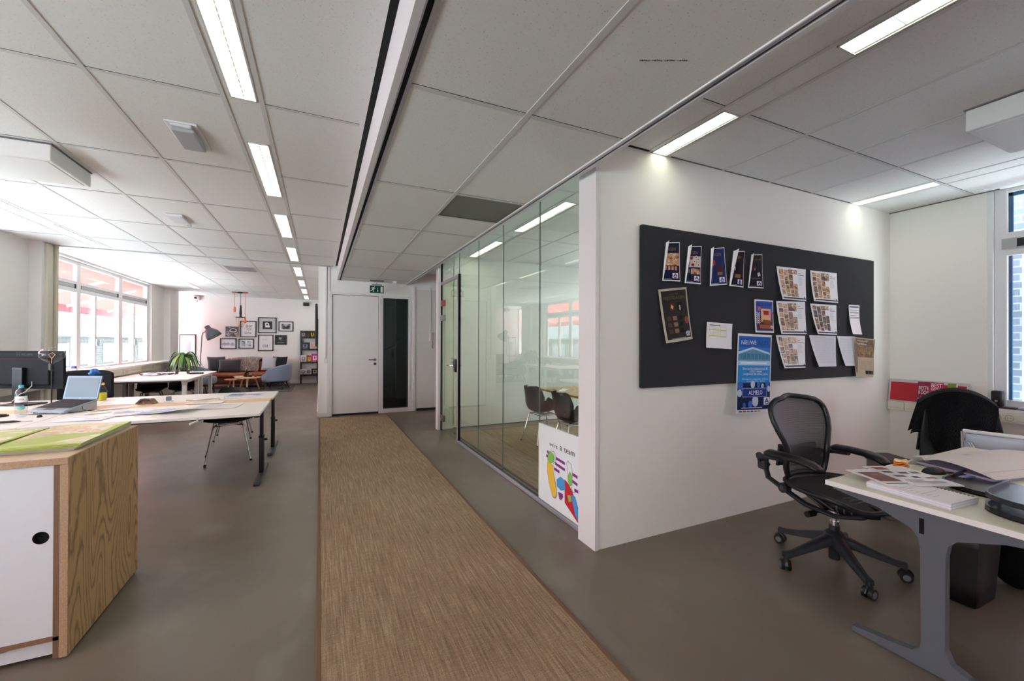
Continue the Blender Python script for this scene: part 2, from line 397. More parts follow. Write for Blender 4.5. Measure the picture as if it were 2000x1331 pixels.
mb = MB(); rects(mb, 1.6, 5.6, YB, 6.45, C, TILE, rec(lampR+lampR2)); rects(mb, 1.6, 5.6, 6.45, YD+.05, C, TILE, [])
struct(mb.build('ceiling'), 'white mineral tile ceiling over the room with the pin board')
GRIL = mat('77776f', .6, .2, name='grey_metal_ceiling_tile', bump=.3, bscale=700)
mb = MB(); rects(mb, .36, 1.54, YB, YD, CC, TILE, [(.945, 1.54, 3.09, 3.68)])
mb.box(.945, 1.54, 3.09, 3.68, CC+.003, CC+.02, GRIL); struct(mb.build('ceiling'), 'lower tile ceiling over the corridor')
TB = mat('d2d2d0', .5, name='ceiling_grid_bar')
def bars(xs, ys, w=.024, z=C, h=.004):
    mb = MB()
    for x, a, b in xs: mb.box(x-w/2, x+w/2, a, b, z-h, z+.001, TB)
    for y, a, b in ys: mb.box(a, b, y-w/2, y+w/2, z-h*.8, z+.001, TB); mb.box(a, b, y-w/2-.004, y-w/2, z-.001, z, SLOT)
    return mb
ly = [-2.97, -1.82, -.67, .48, 1.63, 2.79, 3.945, 5.065, 6.21, 7.36]
mb = bars([(-.31, YB, 8.2), (-.50, YB, 8.2), (-1.09, YB, 8.2), (-1.675, YB, 8.2), (-2.25, YB, 8.2), (-2.83, YB, 8.2), (-3.03, YB, 8.2)], [(y, -3.7, -.5) for y in ly]+[(y, -.31, .22) for y in ly])
fy = [9.0, 9.95, 11.1, 12.2, 13.35, 14.5]
for x in (-.31, -.50, -1.09, -1.675, -2.25, -2.83, -3.03): mb.box(x-.012, x+.012, 8.25, YF, C-.004, C+.001, TB)
for y in fy: mb.box(-3.7, -.5, y-.012, y+.012, C-.003, C+.001, TB); mb.box(-.31, -.03, y-.012, y+.012, C-.003, C+.001, TB)
mb.box(-3.7, .22, 8.19, 8.24, C-.012, C, mat('a9a9ab', .6))
struct(mb.build('trim_1'), 'ceiling grid bars over the window side')
mb = bars([(.945, YB, YD)], [(y, .36, 1.54) for y in (-1.75, -.53, .67, 1.86, 3.08, 4.275, 5.47, 6.75, 7.95)]+[(3.68, .945, 1.54)], .03, CC)
struct(mb.build('trim_2'), 'ceiling grid bars over the corridor')
mb = bars([(2.14, YB, 2.28), (2.33, YB, 2.28), (2.905, YB, 2.28), (3.48, YB, 2.28), (4.08, YB, 2.28), (4.70, YB, 2.28), (4.885, YB, 2.28)], [(y, 2.33, 5.47) for y in (1.665, .48, -.7, -1.9)]+[(y, 1.64, 2.14) for y in (1.665, .48, -.7, -1.9)])
for x in (2.14, 2.33, 2.905, 3.48, 4.08, 4.7, 4.885): mb.box(x-.012, x+.012, 2.5, 6.45, C-.004, C+.001, TB)
for y in (3.2, 4.9): mb.box(1.75, 5.47, y-.012, y+.012, C-.003, C+.001, TB)
mb.box(1.62, 2.14, 2.262, 2.28, C-.004, C, SLOT); mb.box(2.33, 4.7, 2.268, 2.28, C-.003, C, mat('6b6b66', .8))
mb.box(5.458, XR, 1.5, 2.28, C-.007, C, mat('6b6b66', .8))  # shadow along the ceiling edge, drawn as a dark grey strip
struct(mb.build('trim_3'), 'ceiling grid bars and painted edge shadow over the pin board room')
# bulkheads either side of the corridor ceiling
FAS = mat('dedcde', .55, name='bulkhead_white')
mb = MB(); mb.box(.285, .315, YB, YD, CC-.002, C+.02, FAS); mb.box(.315, .322, YB, YD, CC-.006, CC+.03, ALU)
mb.box(.322, .345, YB, YD, CC+.004, CC+.01, SLOT); mb.box(.345, .362, YB, YD, CC-.006, CC+.015, ALU); mb.box(.245, .285, YB, 8.2, C+.001, C+.006, SLOT)
struct(mb.build('trim_4'), 'white bulkhead along the left edge of the corridor ceiling')
mb = MB(); mb.box(1.54, 1.567, YB, YD, CC-.008, CC+.012, ALU); mb.box(1.567, 1.585, YB, YD, CC+.002, CC+.008, SLOT); mb.box(1.585, 1.61, YB, YD, CC-.01, C+.02, FAS); mb.box(1.535, 1.543, YB, YD, CC-.012, CC-.004, mat('ffffff', .3))
struct(mb.build('trim_5'), 'bulkhead along the right edge of the corridor ceiling')

# walls
WIN = ((8.25, 12.75), (3.0, 7.27), (-3.0, 2.0))
wallx('wall_left', -3.86, XL, YB, 13.6, 0, 3.05, WALL, [(a, b, .86, 2.74) for a, b in WIN])
wallx('wall_left_far', -4.05, -3.92, 13.6, YF, 0, 3.05, WALL, [(14.4, 15.3, .9, 2.72)])
mb = MB(); mb.box(-3.98, -3.56, 13.6, 14.3, 0, C, WALL); struct(mb.build('wall_pier_far'))
mb = MB(); mb.box(-3.70, -3.63, 7.30, 8.0, .9, C, WALL); struct(mb.build('wall_pier_near'))
BEIGE = mat('cdc8b8', .5, name='beige_duct')
mb = MB(); mb.box(-3.7, -3.47, 8.0, 8.16, 0, C, BEIGE, .03, 3); mb.box(-3.64, -3.44, 8.16, 8.2, 0, C, mat('c0bba9', .5)); mb.box(-3.7, -3.5, 7.93, 8.0, 0, C, TRIM)
struct(mb.build('trim_6'), 'beige service duct beside the window pier')
wally('wall_back', -4.05, -.03, YF, YF+.15, 0, 3.05)
wallx('wall_lounge_right', -.03, .12, YD+.25, YF+.15, 0, 3.05)
wally('wall_door', -.03, 4.2, YD, YD+.25, 0, 3.05, WALL, [(.205, 1.035, 0, 2.275), (1.085, 1.62, .06, 2.265)])
wally('wall_meeting_back', 1.95, 5.6, 6.45, 6.55, 0, C, WALLW)
wallx('wall_corridor_end', 4.0, 4.1, 6.55, YD, 0, C)
wally('wall_board', 1.70, XR, 2.28, 2.46, 0, C, WALLW)
mb = MB(); mb.box(1.672, 1.70, 2.272, 2.47, 0, C-.001, TRIM); mb.box(1.70, 1.76, 2.46, 2.475, 0, C-.001, TRIM); struct(mb.build('trim_7'), 'white end post of the pin board wall')
wallx('wall_right', XR, 5.58, YB, 6.6, 0, 3.05, WALLW, [(-2.9, 1.58, .83, 2.775), (2.9, 6.1, .9, 2.7)])  # meeting room opening is unseen, added to let light in
wally('wall_rear', -4.05, 5.95, YB-.15, YB, 0, 3.05)
mb = MB(); mb.box(-4.2, 6.05, YB-.2, YF+.2, 3.05, 3.12, WALL); struct(mb.build('ceiling_slab'))
mb = MB(); mb.box(-3.7, .05, YF-.012, YF, 0, .06, TRIM); struct(mb.build('baseboard_back'))
mb = MB(); mb.box(-.045, -.03, YD+.25, YF, 0, .06, TRIM); mb.box(-.045, .12, YD-.012, YD, 0, .07, TRIM); struct(mb.build('baseboard_lounge'))
mb = MB(); mb.box(1.95, 5.4, 6.44, 6.45, 0, .012, mat('55534c', .8)); struct(mb.build('baseboard_meeting'))
# door wall: white leaf, side light and frame
d = struct(thing('door_1', 'x', 'x')); del d['category']; d['label'] = 'plain white door at the end of the corridor'
mb = MB(); mb.box(.16, .205, YD-.02, YD+.1, 0, 2.32, TRIM, .004); mb.box(1.035, 1.085, YD-.02, YD+.1, 0, 2.32, TRIM, .004); mb.box(.165, 1.08, YD-.018, YD+.098, 2.275, 2.318, TRIM, .002); mb.build('door_frame', d)
mb = MB(); mb.box(.21, 1.03, YD+.005, YD+.045, .035, 2.27, mat('e9e9e8', .45), .003); leaf = mb.build('door_leaf', d)
mb = MB(); mb.box(.205, 1.035, YD, YD+.05, 0, .03, BLACKM); mb.build('threshold', d)
mb = MB(); mb.box(.17, 1.07, YD+.05, YD+.10, 0, 2.3, BLACKM); mb.build('door_backing', d)
mb = MB(); mb.cyl((.97, YD+.005, 1.045), (.97, YD-.05, 1.045), .011, STEEL); mb.tube([(.97, YD-.05, 1.045), (.955, YD-.055, 1.045), (.85, YD-.055, 1.045)], .010, STEEL); mb.cyl((.97, YD+.004, 1.045), (.97, YD-.006, 1.045), .026, STEEL, seg=20)
mb.cyl((.97, YD+.004, .965), (.97, YD-.006, .965), .026, mat('55565a', .3, 1), seg=20); h = mb.build('door_handle', leaf, 40); h['label'] = 'brushed steel lever handle and round lock'
d = struct(thing('window_1', 'x', 'x')); del d['category']; d['label'] = 'tall narrow dark glazed side light beside the corridor door'
mb = MB()
for a in ((1.085, 1.12, .02, 2.3), (1.61, 1.66, .02, 2.3), (1.088, 1.657, .022, .075), (1.088, 1.657, 2.25, 2.298)): mb.box(a[0], a[1], YD-.015+(.002 if a[1]-a[0] > .2 else 0), YD+.08, a[2], a[3], TRIM, .002)
mb.build('window_frame', d)
mb = MB(); mb.box(1.12, 1.61, YD+.03, YD+.036, .075, 2.25, GDARK); mb.build('pane', d)
# the dark stairwell behind the side light
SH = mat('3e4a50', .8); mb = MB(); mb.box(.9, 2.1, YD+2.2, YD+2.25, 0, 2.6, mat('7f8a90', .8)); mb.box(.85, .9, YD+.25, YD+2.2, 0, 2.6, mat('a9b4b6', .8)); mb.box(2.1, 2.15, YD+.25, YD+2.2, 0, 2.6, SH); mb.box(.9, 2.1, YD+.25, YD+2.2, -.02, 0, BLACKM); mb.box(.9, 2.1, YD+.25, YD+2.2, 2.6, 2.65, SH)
mb.tube([(1.0, YD+1.9, 1.0), (1.9, YD+.9, 1.55)], .025, STEEL); struct(mb.build('wall_stairwell'))
mb = MB(); mb.box(1.3, 1.7, YD+.9, YD+1.1, 2.55, 2.6, m_emit('stair_fill_glow', 'e8f4f4', 9)); tag(mb.build('stairwell_fill_light'), 'unseen fill panel added to brighten the stairwell behind the dark side light', 'light')  # glowing panel added out of view so the closed stairwell isn't black
# second, right-hand door beyond
d = struct(thing('door_2', 'x', 'x')); del d['category']; d['label'] = 'white door partly behind the glass partition post'
mb = MB(); mb.box(1.70, 1.74, YD-.03, YD+.001, 0, 2.5, TRIM); mb.box(1.775, 2.75, YD-.012, YD+.001, .05, 2.45, mat('dddcd6', .5)); mb.box(1.775, 2.75, YD-.02, YD+.001, 0, .045, BLACKM); mb.box(2.04, 2.06, YD-.03, YD-.012, 1.62, 2.5, TRIM); mb.build('door_leaf', d)
# wall conduits and the little devices
mb = MB(); mb.box(.085, .112, YD-.03, YD, 1.08, C, TRIM); mb.box(.07, .125, YD-.035, YD, 1.0, 1.08, TRIM, .006); mb.box(.12, .16, YD-.018, YD, 0, C, TRIM); struct(mb.build('trim_8'), 'vertical cable duct beside the corridor door')

# ---------------- windows
FR = mat('e0e1e2', .4, name='window_frame_white'); GRV = mat('a6a8a8', .5, name='window_vent')
def left_window(name, y0, y1, mull, split, label):
    d = struct(thing(name, 'x', 'x')); del d['category']; d['label'] = label
    mb = MB(); X0, X1 = -3.80, -3.75
    for a, b in [(y0, y0+.06), *mull, (y1-.13, y1)]: mb.box(X0, X1, a, b, .9, 2.74, FR, .003)
    for c, e in ((.86, .93), (2.21, 2.28), (2.345, 2.40), (2.68, 2.76)): mb.box(X0+.003, X1-.003, y0, y1, c, e, FR, .002)
    mb.box(X0+.005, X1-.03, y0, y1, 2.28, 2.345, FR)
    edges = [y0+.06]+[v for m_ in mull for v in m_]+[y1-.13]
    for y in split: mb.box(X0, X1+.01, y-.035, y+.035, .93, 2.21, FR, .006)
    mb.build('window_frame', d)
    for i in range(0, len(edges), 2):
        a, b = edges[i], edges[i+1]
        mb = MB(); mb.box(X1-.03, X1-.005, a+.05, b-.04, 2.285, 2.34, GRV, .004); mb.box(X1-.03, X1+.004, b-.06, b-.03, 2.275, 2.35, BLACKM); mb.build('vent_grille', d)
        mb = MB(); mb.box(-3.792, -3.788, a, b, .93, 2.21, CGLASS); mb.box(-3.792, -3.788, a, b, 2.40, 2.68, CGLASS); mb.build('pane', d)
    for y in split:
        mb = MB(); mb.box(X1+.01, X1+.03, y-.015, y+.015, 1.30, 1.42, STEEL); mb.tube([(X1+.03, y, 1.4), (X1+.05, y, 1.40), (X1+.05, y, 1.3)], .008, STEEL); mb.build('handle', d)
    return d
left_window('window_2', 8.25, 12.75, [(9.48, 9.61), (11.10, 11.27)], [10.12, 11.85], 'wide white framed window with red awning outside, beyond the beige duct')
left_window('window_3', 3.0, 7.27, [(4.3, 4.43), (5.85, 5.98)], [3.7, 5.2], 'white framed window at the left edge')
left_window('window_4', -3.0, 2.0, [(-1.3, -1.17), (.4, .53)], [-2.2, 1.2], 'window on the left beyond the view')
# sill ledge and trunking along the left wall
mb = MB(); mb.box(-3.76, -3.42, YB+.05, 12.6, .86, .895, mat('efefed', .35), .004); mb.box(-3.76, -3.42, 12.6, 13.6, .86, .895, mat('efefed', .35))
struct(mb.build('trim_9'), 'white window sill along the left wall')
TRK = mat('d8d4c3', .45, name='cream_cable_trunking')
mb = MB(); mb.box(-3.70, -3.45, YB+.05, 12.55, .72, .86, TRK, .005); mb.box(-3.452, -3.446, YB+.05, 12.55, .79, .794, mat('a5a294', .6))
for y in (10.4, 11.3, 12.0): mb.box(-3.45, -3.444, y, y+.25, .745, .835, mat('c9c4ae', .5))
struct(mb.build('trim_10'), 'cream cable trunking under the left window sill')
mb = MB(); mb.box(-3.70, -3.62, YB+.05, 12.4, .12, .6, mat('e3e2d8', .5), .01); struct(mb.build('trim_11'), 'flat radiator under the left windows')
# right window
d = struct(thing('window_5', 'x', 'x')); del d['category']; d['label'] = 'tall white framed window at the right edge'
mb = MB(); X0, X1 = 5.515, 5.555
mb.box(X0, X1, 1.47, 1.545, .83, 2.775, FR, .005); mb.box(5.478, 5.56, 1.545, 1.585, .83, 2.775, FR)
for a, b in ((-.05, .08), (-1.5, -1.37), (-2.9, -2.8)): mb.box(X0, X1, a, b, .83, 2.775, FR, .005)
for c, e in ((.83, .9), (2.18, 2.385), (2.74, 2.775)): mb.box(X0+.003, X1-.003, -2.9, 1.545, c, e, FR, .005)
mb.build('window_frame', d)
mb = MB(); mb.box(X0-.015, X0, -.0, 1.41, 2.25, 2.32, BLACKM); mb.box(X0-.012, X0, 1.41, 1.50, 2.24, 2.33, GRV); mb.build('vent_grille', d)
mb = MB()
for a, b in ((.08, 1.47), (-1.37, -.05), (-2.8, -1.5)): mb.box(5.545, 5.549, a, b, .9, 2.18, CGLASS); mb.box(5.545, 5.549, a, b, 2.385, 2.74, CGLASS)
mb.build('pane', d)
mb = MB(); BL = mat('2f5f85', .5, name='blue_outer_frame')
mb.box(5.556, 5.575, 1.45, 1.475, .88, 2.2, BL); mb.box(5.556, 5.575, 1.445, 1.475, 2.36, 2.75, BL); mb.box(5.556, 5.575, -2.9, 1.475, 2.71, 2.76, BL); f = mb.build('outer_frame', d); f['label'] = 'blue outer frame'
mb = MB(); mb.box(5.40, 5.56, -2.9, 1.60, .80, .83, mat('e3dcdc', .35), .004); struct(mb.build('trim_12'), 'white window sill at the right')
mb = MB(); mb.box(XR-.075, XR, -2.9, 2.272, .71, .80, TRK, .006); mb.box(XR-.078, XR-.07, -2.9, 2.26, .735, .737, mat('a5a294', .6)); mb.box(XR-.078, XR-.07, 2.13, 2.134, .715, .795, mat('8c897c', .6)); struct(mb.build('trim_13'), 'cream cable trunking along the right wall')

# ---------------- glass partition
gp = struct(thing('window_6', 'x', 'x')); del gp['category']; gp['label'] = 'frameless glass partition of the meeting room'
yy = [2.476, 3.189, 3.986, 4.732, 5.50]
for i, (a, b) in enumerate(zip(yy, yy[1:])):
    mb = MB(); mb.box(1.746, 1.756, a+.0008, b-.0008, .035, C-.002, GGLASS); mb.build('pane', gp)
mb = MB(); mb.box(1.746, 1.756, 5.50, 6.415, 2.33, C-.002, GGLASS); mb.build('pane', gp)
JG = mat('5d6e64', .3, name='glass_joint')
mb = MB()
for y in yy[1:4]: mb.box(1.745, 1.757, y-.0014, y+.0014, .03, C, JG)
mb.box(1.745, 1.757, 5.4985, 5.5015, 2.33, C, JG)
mb.build('joint', gp)
mb = MB(); mb.box(1.73, 1.768, 2.476, 5.53, 0, .03, ALU, .003); mb.box(1.752, 1.77, 2.476, 5.5, .03, .036, SLOT)
mb.box(1.73, 1.768, 2.476, 6.415, C-.025, C-.002, ALU)
mb.box(1.727, 1.768, 5.50, 5.535, 0, 2.34, ALU, .003); mb.box(1.733, 1.768, 5.484, 5.50, 0, 2.34, SLOT)
mb.box(1.729, 1.766, 5.50, 6.415, 2.29, 2.335, ALU, .002); mb.box(1.735, 1.765, 6.40, 6.418, 0, C, SLOT)
mb.build('metal_channel', gp)
mb = MB(); mb.box(1.69, 1.81, 6.418, 6.54, 0, C-.001, TRIM, .004); struct(mb.build('trim_14'), 'white post where the glass partition ends')
mb = MB(); mb.box(1.8, 1.96, 6.45, 6.55, 0, C-.001, WALLW); struct(mb.build('wall_meeting_return'))
# glass door standing closed in its frame
d = struct(thing('door_3', 'x', 'x')); del d['category']; d['label'] = 'glass door of the meeting room'
FGL = m_glass('door_glass', (.86, .90, .80), 1.5)
mb = MB(); mb.box(1.742, 1.754, 5.545, 6.39, .012, 2.285, FGL); mb.build('door_leaf', d)
for z, c in ((2.0, 'a8434a'), (1.77, '9c9690'), (.20, '8b8270')):
    mb = MB(); mb.box(1.725, 1.77, 6.25, 6.40, z-.045, z+.045, mat(c, .3, .6), .004); mb.box(1.722, 1.73, 6.30, 6.325, z-.04, z+.04, STEEL); mb.build('hinge', d)
mb = MB(); mb.box(1.72, 1.775, 5.58, 5.66, .97, 1.15, mat('3a3b3d', .35, .8), .004); mb.tube([(1.70, 5.62, 1.06), (1.66, 5.64, 1.06), (1.66, 5.80, 1.06)], .009, CHROME); mb.tube([(1.70, 5.62, 1.06), (1.745, 5.62, 1.06)], .009, CHROME); mb.build('door_handle', d, 40)

# ---------------- luminaires
def luminaire(l, cells, label, group):
    x0, x1, y0, y1 = l; mb = MB(); W = mat('f2f2ee', .3, name='reflector_white')
    o = thing('ceiling_light', label, 'light', (x0, y0, C), 0, group); dx, dy = x1-x0, y1-y0
    for a in ((0, .008, 0, dy), (dx-.008, dx, 0, dy), (0, dx, 0, .008), (0, dx, dy-.008, dy)): mb.box(a[0], a[1], a[2], a[3], -.005, .055, TB)
    mb.box(0, dx, 0, dy, .055, .062, W); hs = mb.build('housing', o)
    mb = MB(); mb.box(.01, dx-.01, .01, dy-.01, .038, .042, LIGHTW); mb.build('tube_panel', o)
    mb = MB()
    for i in range(1, cells): y = dy*i/cells; mb.box(.01, dx-.01, y-.0015, y+.0015, .003, .032, W)
    for x in ((dx*.5,) if cells > 12 else ()): mb.box(x-.003, x+.003, .01, dy-.01, .008, .032, W)
    if cells <= 12:
        for x in (.012, dx-.012): mb.box(x-.002, x+.002, .01, dy-.01, .003, .032, W)
    mb.build('louvre', hs)
gA = 'recessed lights in the row over the walkway'; gB = 'recessed lights in the row by the left windows'
lab = {1: 'recessed louvred light nearest the camera in the row left of the corridor bulkhead', 2: 'recessed louvred light, second of the row left of the bulkhead', 3: 'recessed louvred light, third of the row left of the bulkhead', 4: 'recessed louvred light just before the ceiling seam, row left of the bulkhead',
       5: 'first recessed light past the ceiling seam, row towards the lounge', 6: 'second recessed light past the ceiling seam, row towards the lounge', 7: 'last but one recessed light of the row towards the lounge wall', 8: 'farthest recessed light of the row, close to the lounge wall'}
for i, l in enumerate(lampA): luminaire(l, 24, lab.get(i, 'recessed louvred light behind the camera'), gA)
labB = {3: 'faint recessed light at the left edge, above the window pier', 4: 'recessed light near the top of the beige duct', 5: 'first recessed light past the seam in the row by the windows', 6: 'second recessed light past the seam in the row by the windows', 7: 'farthest recessed light in the row by the windows'}
for i, l in enumerate(lampB): luminaire(l, 14, labB.get(i, 'recessed light of the window row outside the view'), gB)
labR = ['recessed light over the desk behind the camera', 'large bright recessed light at the top right, five cells in view', 'bright recessed light ending at the pin board wall near its corner', 'nearer recessed light seen through the glass partition', 'farther recessed light seen through the glass partition']
for i, l in enumerate(lampR): luminaire(l, 6 if i != 2 else 5, labR[i], 'recessed lights in the row right of the corridor')
labS = ['recessed light by the right windows behind the camera', 'thin recessed light ending at the pin board wall near the right corner', 'meeting room light by its added window opening, nearer', 'meeting room light by its added window opening, farther']
for i, l in enumerate(lampR2): luminaire(l, 6 if i != 1 else 5, labS[i], 'recessed lights in the row by the right windows')

# ---------------- outside
BRK = m_brick('pale_brick', '383634', '302e2d', '454341', .6, .2)
def building():
    o = thing('building', 'grey brick office building with white windows across the street, seen through left windows', 'building', (-18, 24, 0)); mb = MB()
    mb.box(-6, 0, -24, 50, -9, 1.7, BRK); fc = mb.build('facade', o)
    mb = MB(); mb.prism([(-6, 1.7), (.3, 1.7), (.3, 2.0), (-2.5, 4.6), (-6, 4.6)], -24, 50, mat('6a6c6e', .8), 'y'); mb.build('roof', o)
    Wm = mat('6a6a6a', .5); G = mat('3f464c', .2)
    for i in range(18):
        y = -22+i*4; mb = MB(); mb.box(0, .08, y, y+2.2, -.6, 1.15, Wm); wn = mb.build('window', o)
        for k in range(3): mb = MB(); mb.box(.08, .1, y+.12+k*.69, y+.7+k*.69, -.5, 1.05, G); mb.build('pane', wn)
building()
RED = m_transl('red_awning_fabric', 'cc5450', 'd85550', .6); ARM = mat('f4f4f4', .4)
def awning(x, s, y0, y1, arms, label, drop=.68, reach=1.2):
    o = thing('awning', label, 'awning', (x, y0, 2.84)); L = y1-y0
    mb = MB(); mb.grid(lambda u, v: Vector((s*reach*u, L*v, -drop*u-.02*math.sin(math.pi*u))), 8, 12, RED); mb.build('fabric', o, 180)
    mb = MB(); mb.box(s*reach-.03, s*reach+.03, 0, L, -drop-.14, -drop+.02, mat('b83a48', .6)); mb.build('valance', o)
    for a in arms:
        mb = MB(); mb.tube([(s*.05, a-y0, -.28), (s*(reach-.1), a-y0-.35, -drop-.02)], .026, ARM); mb.build('arm', o, 40)
awning(-3.87, -1, 7.9, 18.5, (9.3, 10.9, 12.5, 14.4, 16.4), 'red awning outside the far left window')
awning(-3.87, -1, 2.9, 7.4, (4.2, 5.7, 7.2), 'red awning outside the window at the left edge')
awning(-3.87, -1, -3.1, 2.1, (-1, .7), 'red awning outside the window behind the camera')
awning(5.60, 1, -2.9, 1.36, (0, -1.5), 'red awning outside the right window', .7, .9)
o = thing('building', 'blue grey brick wing of the building, seen through the right window', 'building', (6.9, 1.62, 0))
mb = MB(); mb.box(0, .3, 0, 4, -6, 6, m_brick('blue_grey_brick', '677283', '5a6474', '8b939f', .24, .08)); mb.build('facade', o)
o2 = thing('building', 'unseen dark brick block added beyond the right window to cut the daylight', 'building', (11, -14, 0)); m2 = MB(); m2.box(0, 3, 0, 16.2, -6, 8, m_brick('dark_brick', '59616e', '4c5462', '757c86')); m2.build('facade', o2)  # out of view, put in to block sky and dim the right room
mb = MB(); mb.tube([(-.2, .04, .5), (-.2, .04, 2.4)], .02, mat('c9b3b6', .5)); mb.tube([(-.2, .04, 1.4), (-.6, -.5, 1.4)], .02, mat('d8d8d8', .5)); mb.build('downpipe', o)
# ================================================================== furniture and objects
BLK = mat('0d0d10', .5, name='black_shell'); LEG = mat('1b1c1f', .45, name='black_leg')
def rug(name, x0, x1, y0, y1, m, label, edge):
    o = thing(name, label, 'carpet', (x0, y0, 0)); w_, l = x1-x0, y1-y0
    mb = MB(); mb.box(0, w_, 0, l, .0005, .009, m, .003, 1); mb.build('woven_field', o)
    mb = MB()
    for a in ((-.012, .012, 0, l), (w_-.012, w_+.012, 0, l), (0, w_, -.01, .01), (0, w_, l-.01, l+.01)): mb.box(*a, .0005, .011, edge, .003, 1)
    mb.build('edge_binding', o); return o
rug('carpet_runner', 0.0, 1.165, -1.5, 8.2, SISAL, 'long brown woven sisal runner along the corridor', mat('6d523a', .9))
rug('carpet', 1.86, 4.7, 2.9, 6.12, SISAL, 'brown woven carpet inside the glass meeting room', mat('6d523a', .9))
rug('carpet', -3.1, -.72, 13.0, 14.75, mat('55565a', .95, bump=.4, bscale=300, var=.2, vscale=90), 'dark grey rug under the lounge seats', mat('3c3d41', .9))

# ---- desks
def desk(label, x0, x1, y0, y1, h, style, group=None, top=None):
    o = thing('desk', label, 'desk', ((x0+x1)/2, (y0+y1)/2, 0), 0, group); w_, d = (x1-x0)/2, (y1-y0)/2; T = top or mat('e7e5de', .35, name='desk_laminate')
    mb = MB(); mb.box(-w_, w_, -d, d, h-.025, h, T, .003); mb.build('desktop', o)
    mb = MB(); mb.box(-w_, w_, -d-.0012, -d+.001, h-.024, h-.001, WHITE); mb.box(-w_-.0012, -w_+.001, -d, d, h-.024, h-.001, WHITE); mb.box(w_-.001, w_+.0012, -d, d, h-.024, h-.001, WHITE); mb.build('edge_band', o)
    if style == 'black':
        mb = MB(); mb.box(-w_+.06, w_-.06, -.03, .03, h-.075, h-.026, LEG); mb.box(-w_+.05, w_-.05, -d+.12, -d+.15, h-.05, h-.026, LEG); mb.build('crossbeam', o)
        for sx in (-1, 1):
            x = sx*(w_-.03); mb = MB()
            mb.box(x-.022, x+.022, -.045, .045, .03, .42, LEG, .012, 2); mb.box(x-.017, x+.017, -.036, .036, .40, h-.026, LEG, .01, 2)
            mb.box(x-.024, x+.024, -.048, .048, .40, .415, BLACK); mb.cyl((x+.02, 0, .37), (x+.05, 0, .37), .012, BLACK)
            mb.box(x-.018, x+.018, -d+.04, d-.1, h-.045, h-.025, LEG); lg = mb.build('leg', o, 40)
            mb = MB(); mb.prism([(-.39, .004), (-.39, .02), (-.36, .034), (.36, .034), (.39, .02), (.39, .004)], x-.026, x+.026, mat('4a4a4d', .35, .4), 'x'); mb.build('foot', lg)
    elif style == 'white':
        mb = MB(); mb.box(-w_+.06, w_-.06, -.03, .03, h-.09, h-.03, GREYT); mb.box(-w_+.1, w_-.25, -d+.02, -d+.035, h-.05, h-.026, GREYT); mb.build('crossbeam', o)
        for sx in (-1, 1):
            for sy in (-1, 1):
                x, y = sx*(w_-.09), sy*(d-.14); mb = MB(); Wl = WHITE if sx > 0 else STEEL
                mb.prism([(y-.04, 0.004), (y+.04, 0.004), (y+.035, h-.12), (y+.09, h-.03), (y-.09, h-.03), (y-.035, h-.12)], x-.03, x+.03, Wl, 'x'); mb.build('leg', o)
            mb = MB(); mb.prism([(-d+.03, h-.027), (d-.03, h-.027), (d-.2, h-.075), (-d+.2, h-.075)], sx*(w_-.09)-.03, sx*(w_-.09)+.03, WHITE, 'x'); mb.build('side_beam', o)
    else:
        GM = mat('5b6067', .5, .1, name='anthracite_frame', bump=.03, bscale=400)
        mb = MB(); mb.box(-w_+.1, w_-.1, -.05, .0, h-.10, h-.03, GM); mb.build('crossbeam', o)
        for sx in (-1, 1):
            x = sx*(w_-.055); mb = MB()
            # one arched side frame: beam, post and foot
            mb.prism([(-d+.02, h-.026), (d-.01, h-.026), (d-.02, h-.045), (d-.20, h-.072), (.13, h-.10), (.08, h-.12), (.055, h-.15), (.048, h-.20), (.045, .12), (.05, .085), (.075, .06), (.14, .048), (d-.10, .028), (d-.10, .004), (-d+.16, .004), (-d+.16, .028), (-.10, .055), (-.05, .075), (-.03, .12), (-.032, h-.20), (-.04, h-.15), (-.065, h-.12), (-.12, h-.10), (-d+.20, h-.072), (-d+.02, h-.045)], x-.02, x+.02, GM, 'x')
            sf = mb.build('side_frame', o)
            mb = MB(); mb.box(x-.024, x-.019, .035, .05, h-.13, h-.065, SLOT); mb.build('slot', sf)
    return o
gd = 'white desks on black T legs'
desk('near white desk on black T-shaped legs, right end next to the corridor runner', -2.155, -.518, 4.577, 5.47, .71, 'black', gd)
desk('white desk on black T-shaped legs behind the near one, right end by the runner', -2.155, -.518, 5.80, 6.54, .71, 'black', gd)
desk('near white desk cut by the left edge, under the bottle and keyboard', -3.40, -2.165, 4.577, 5.47, .71, 'black', gd)
desk('white desk at the left that carries the big monitor', -3.40, -2.165, 5.80, 6.54, .71, 'black', gd)
o = thing('infill_panel', 'narrow pale wood strip filling the gap between the two rows of near desks', 'board', (-3.4, 5.475, .66))
mb = MB(); mb.box(0, 2.87, .0, .32, .02, .046, BIRCH, .003); mb.build('board', o); mb = MB(); mb.box(.1, 2.8, .09, .13, 0, .02, LEG); mb.build('bracket', o)
desk('white desk with tapered white legs further back, by the windows', -3.39, -2.12, 9.1, 10.2, .715, 'white', 'white desks with white legs', WHITE)
desk('white desk with tapered white legs, the row nearer the lounge', -3.39, -2.12, 10.2, 11.3, .715, 'white', 'white desks with white legs', WHITE)
desk('white topped desk with dark grey arched frame at the lower right', 2.318, 3.93, .43, 1.227, .71, 'grey', None, mat('dddac8', .4, name='cream_laminate'))

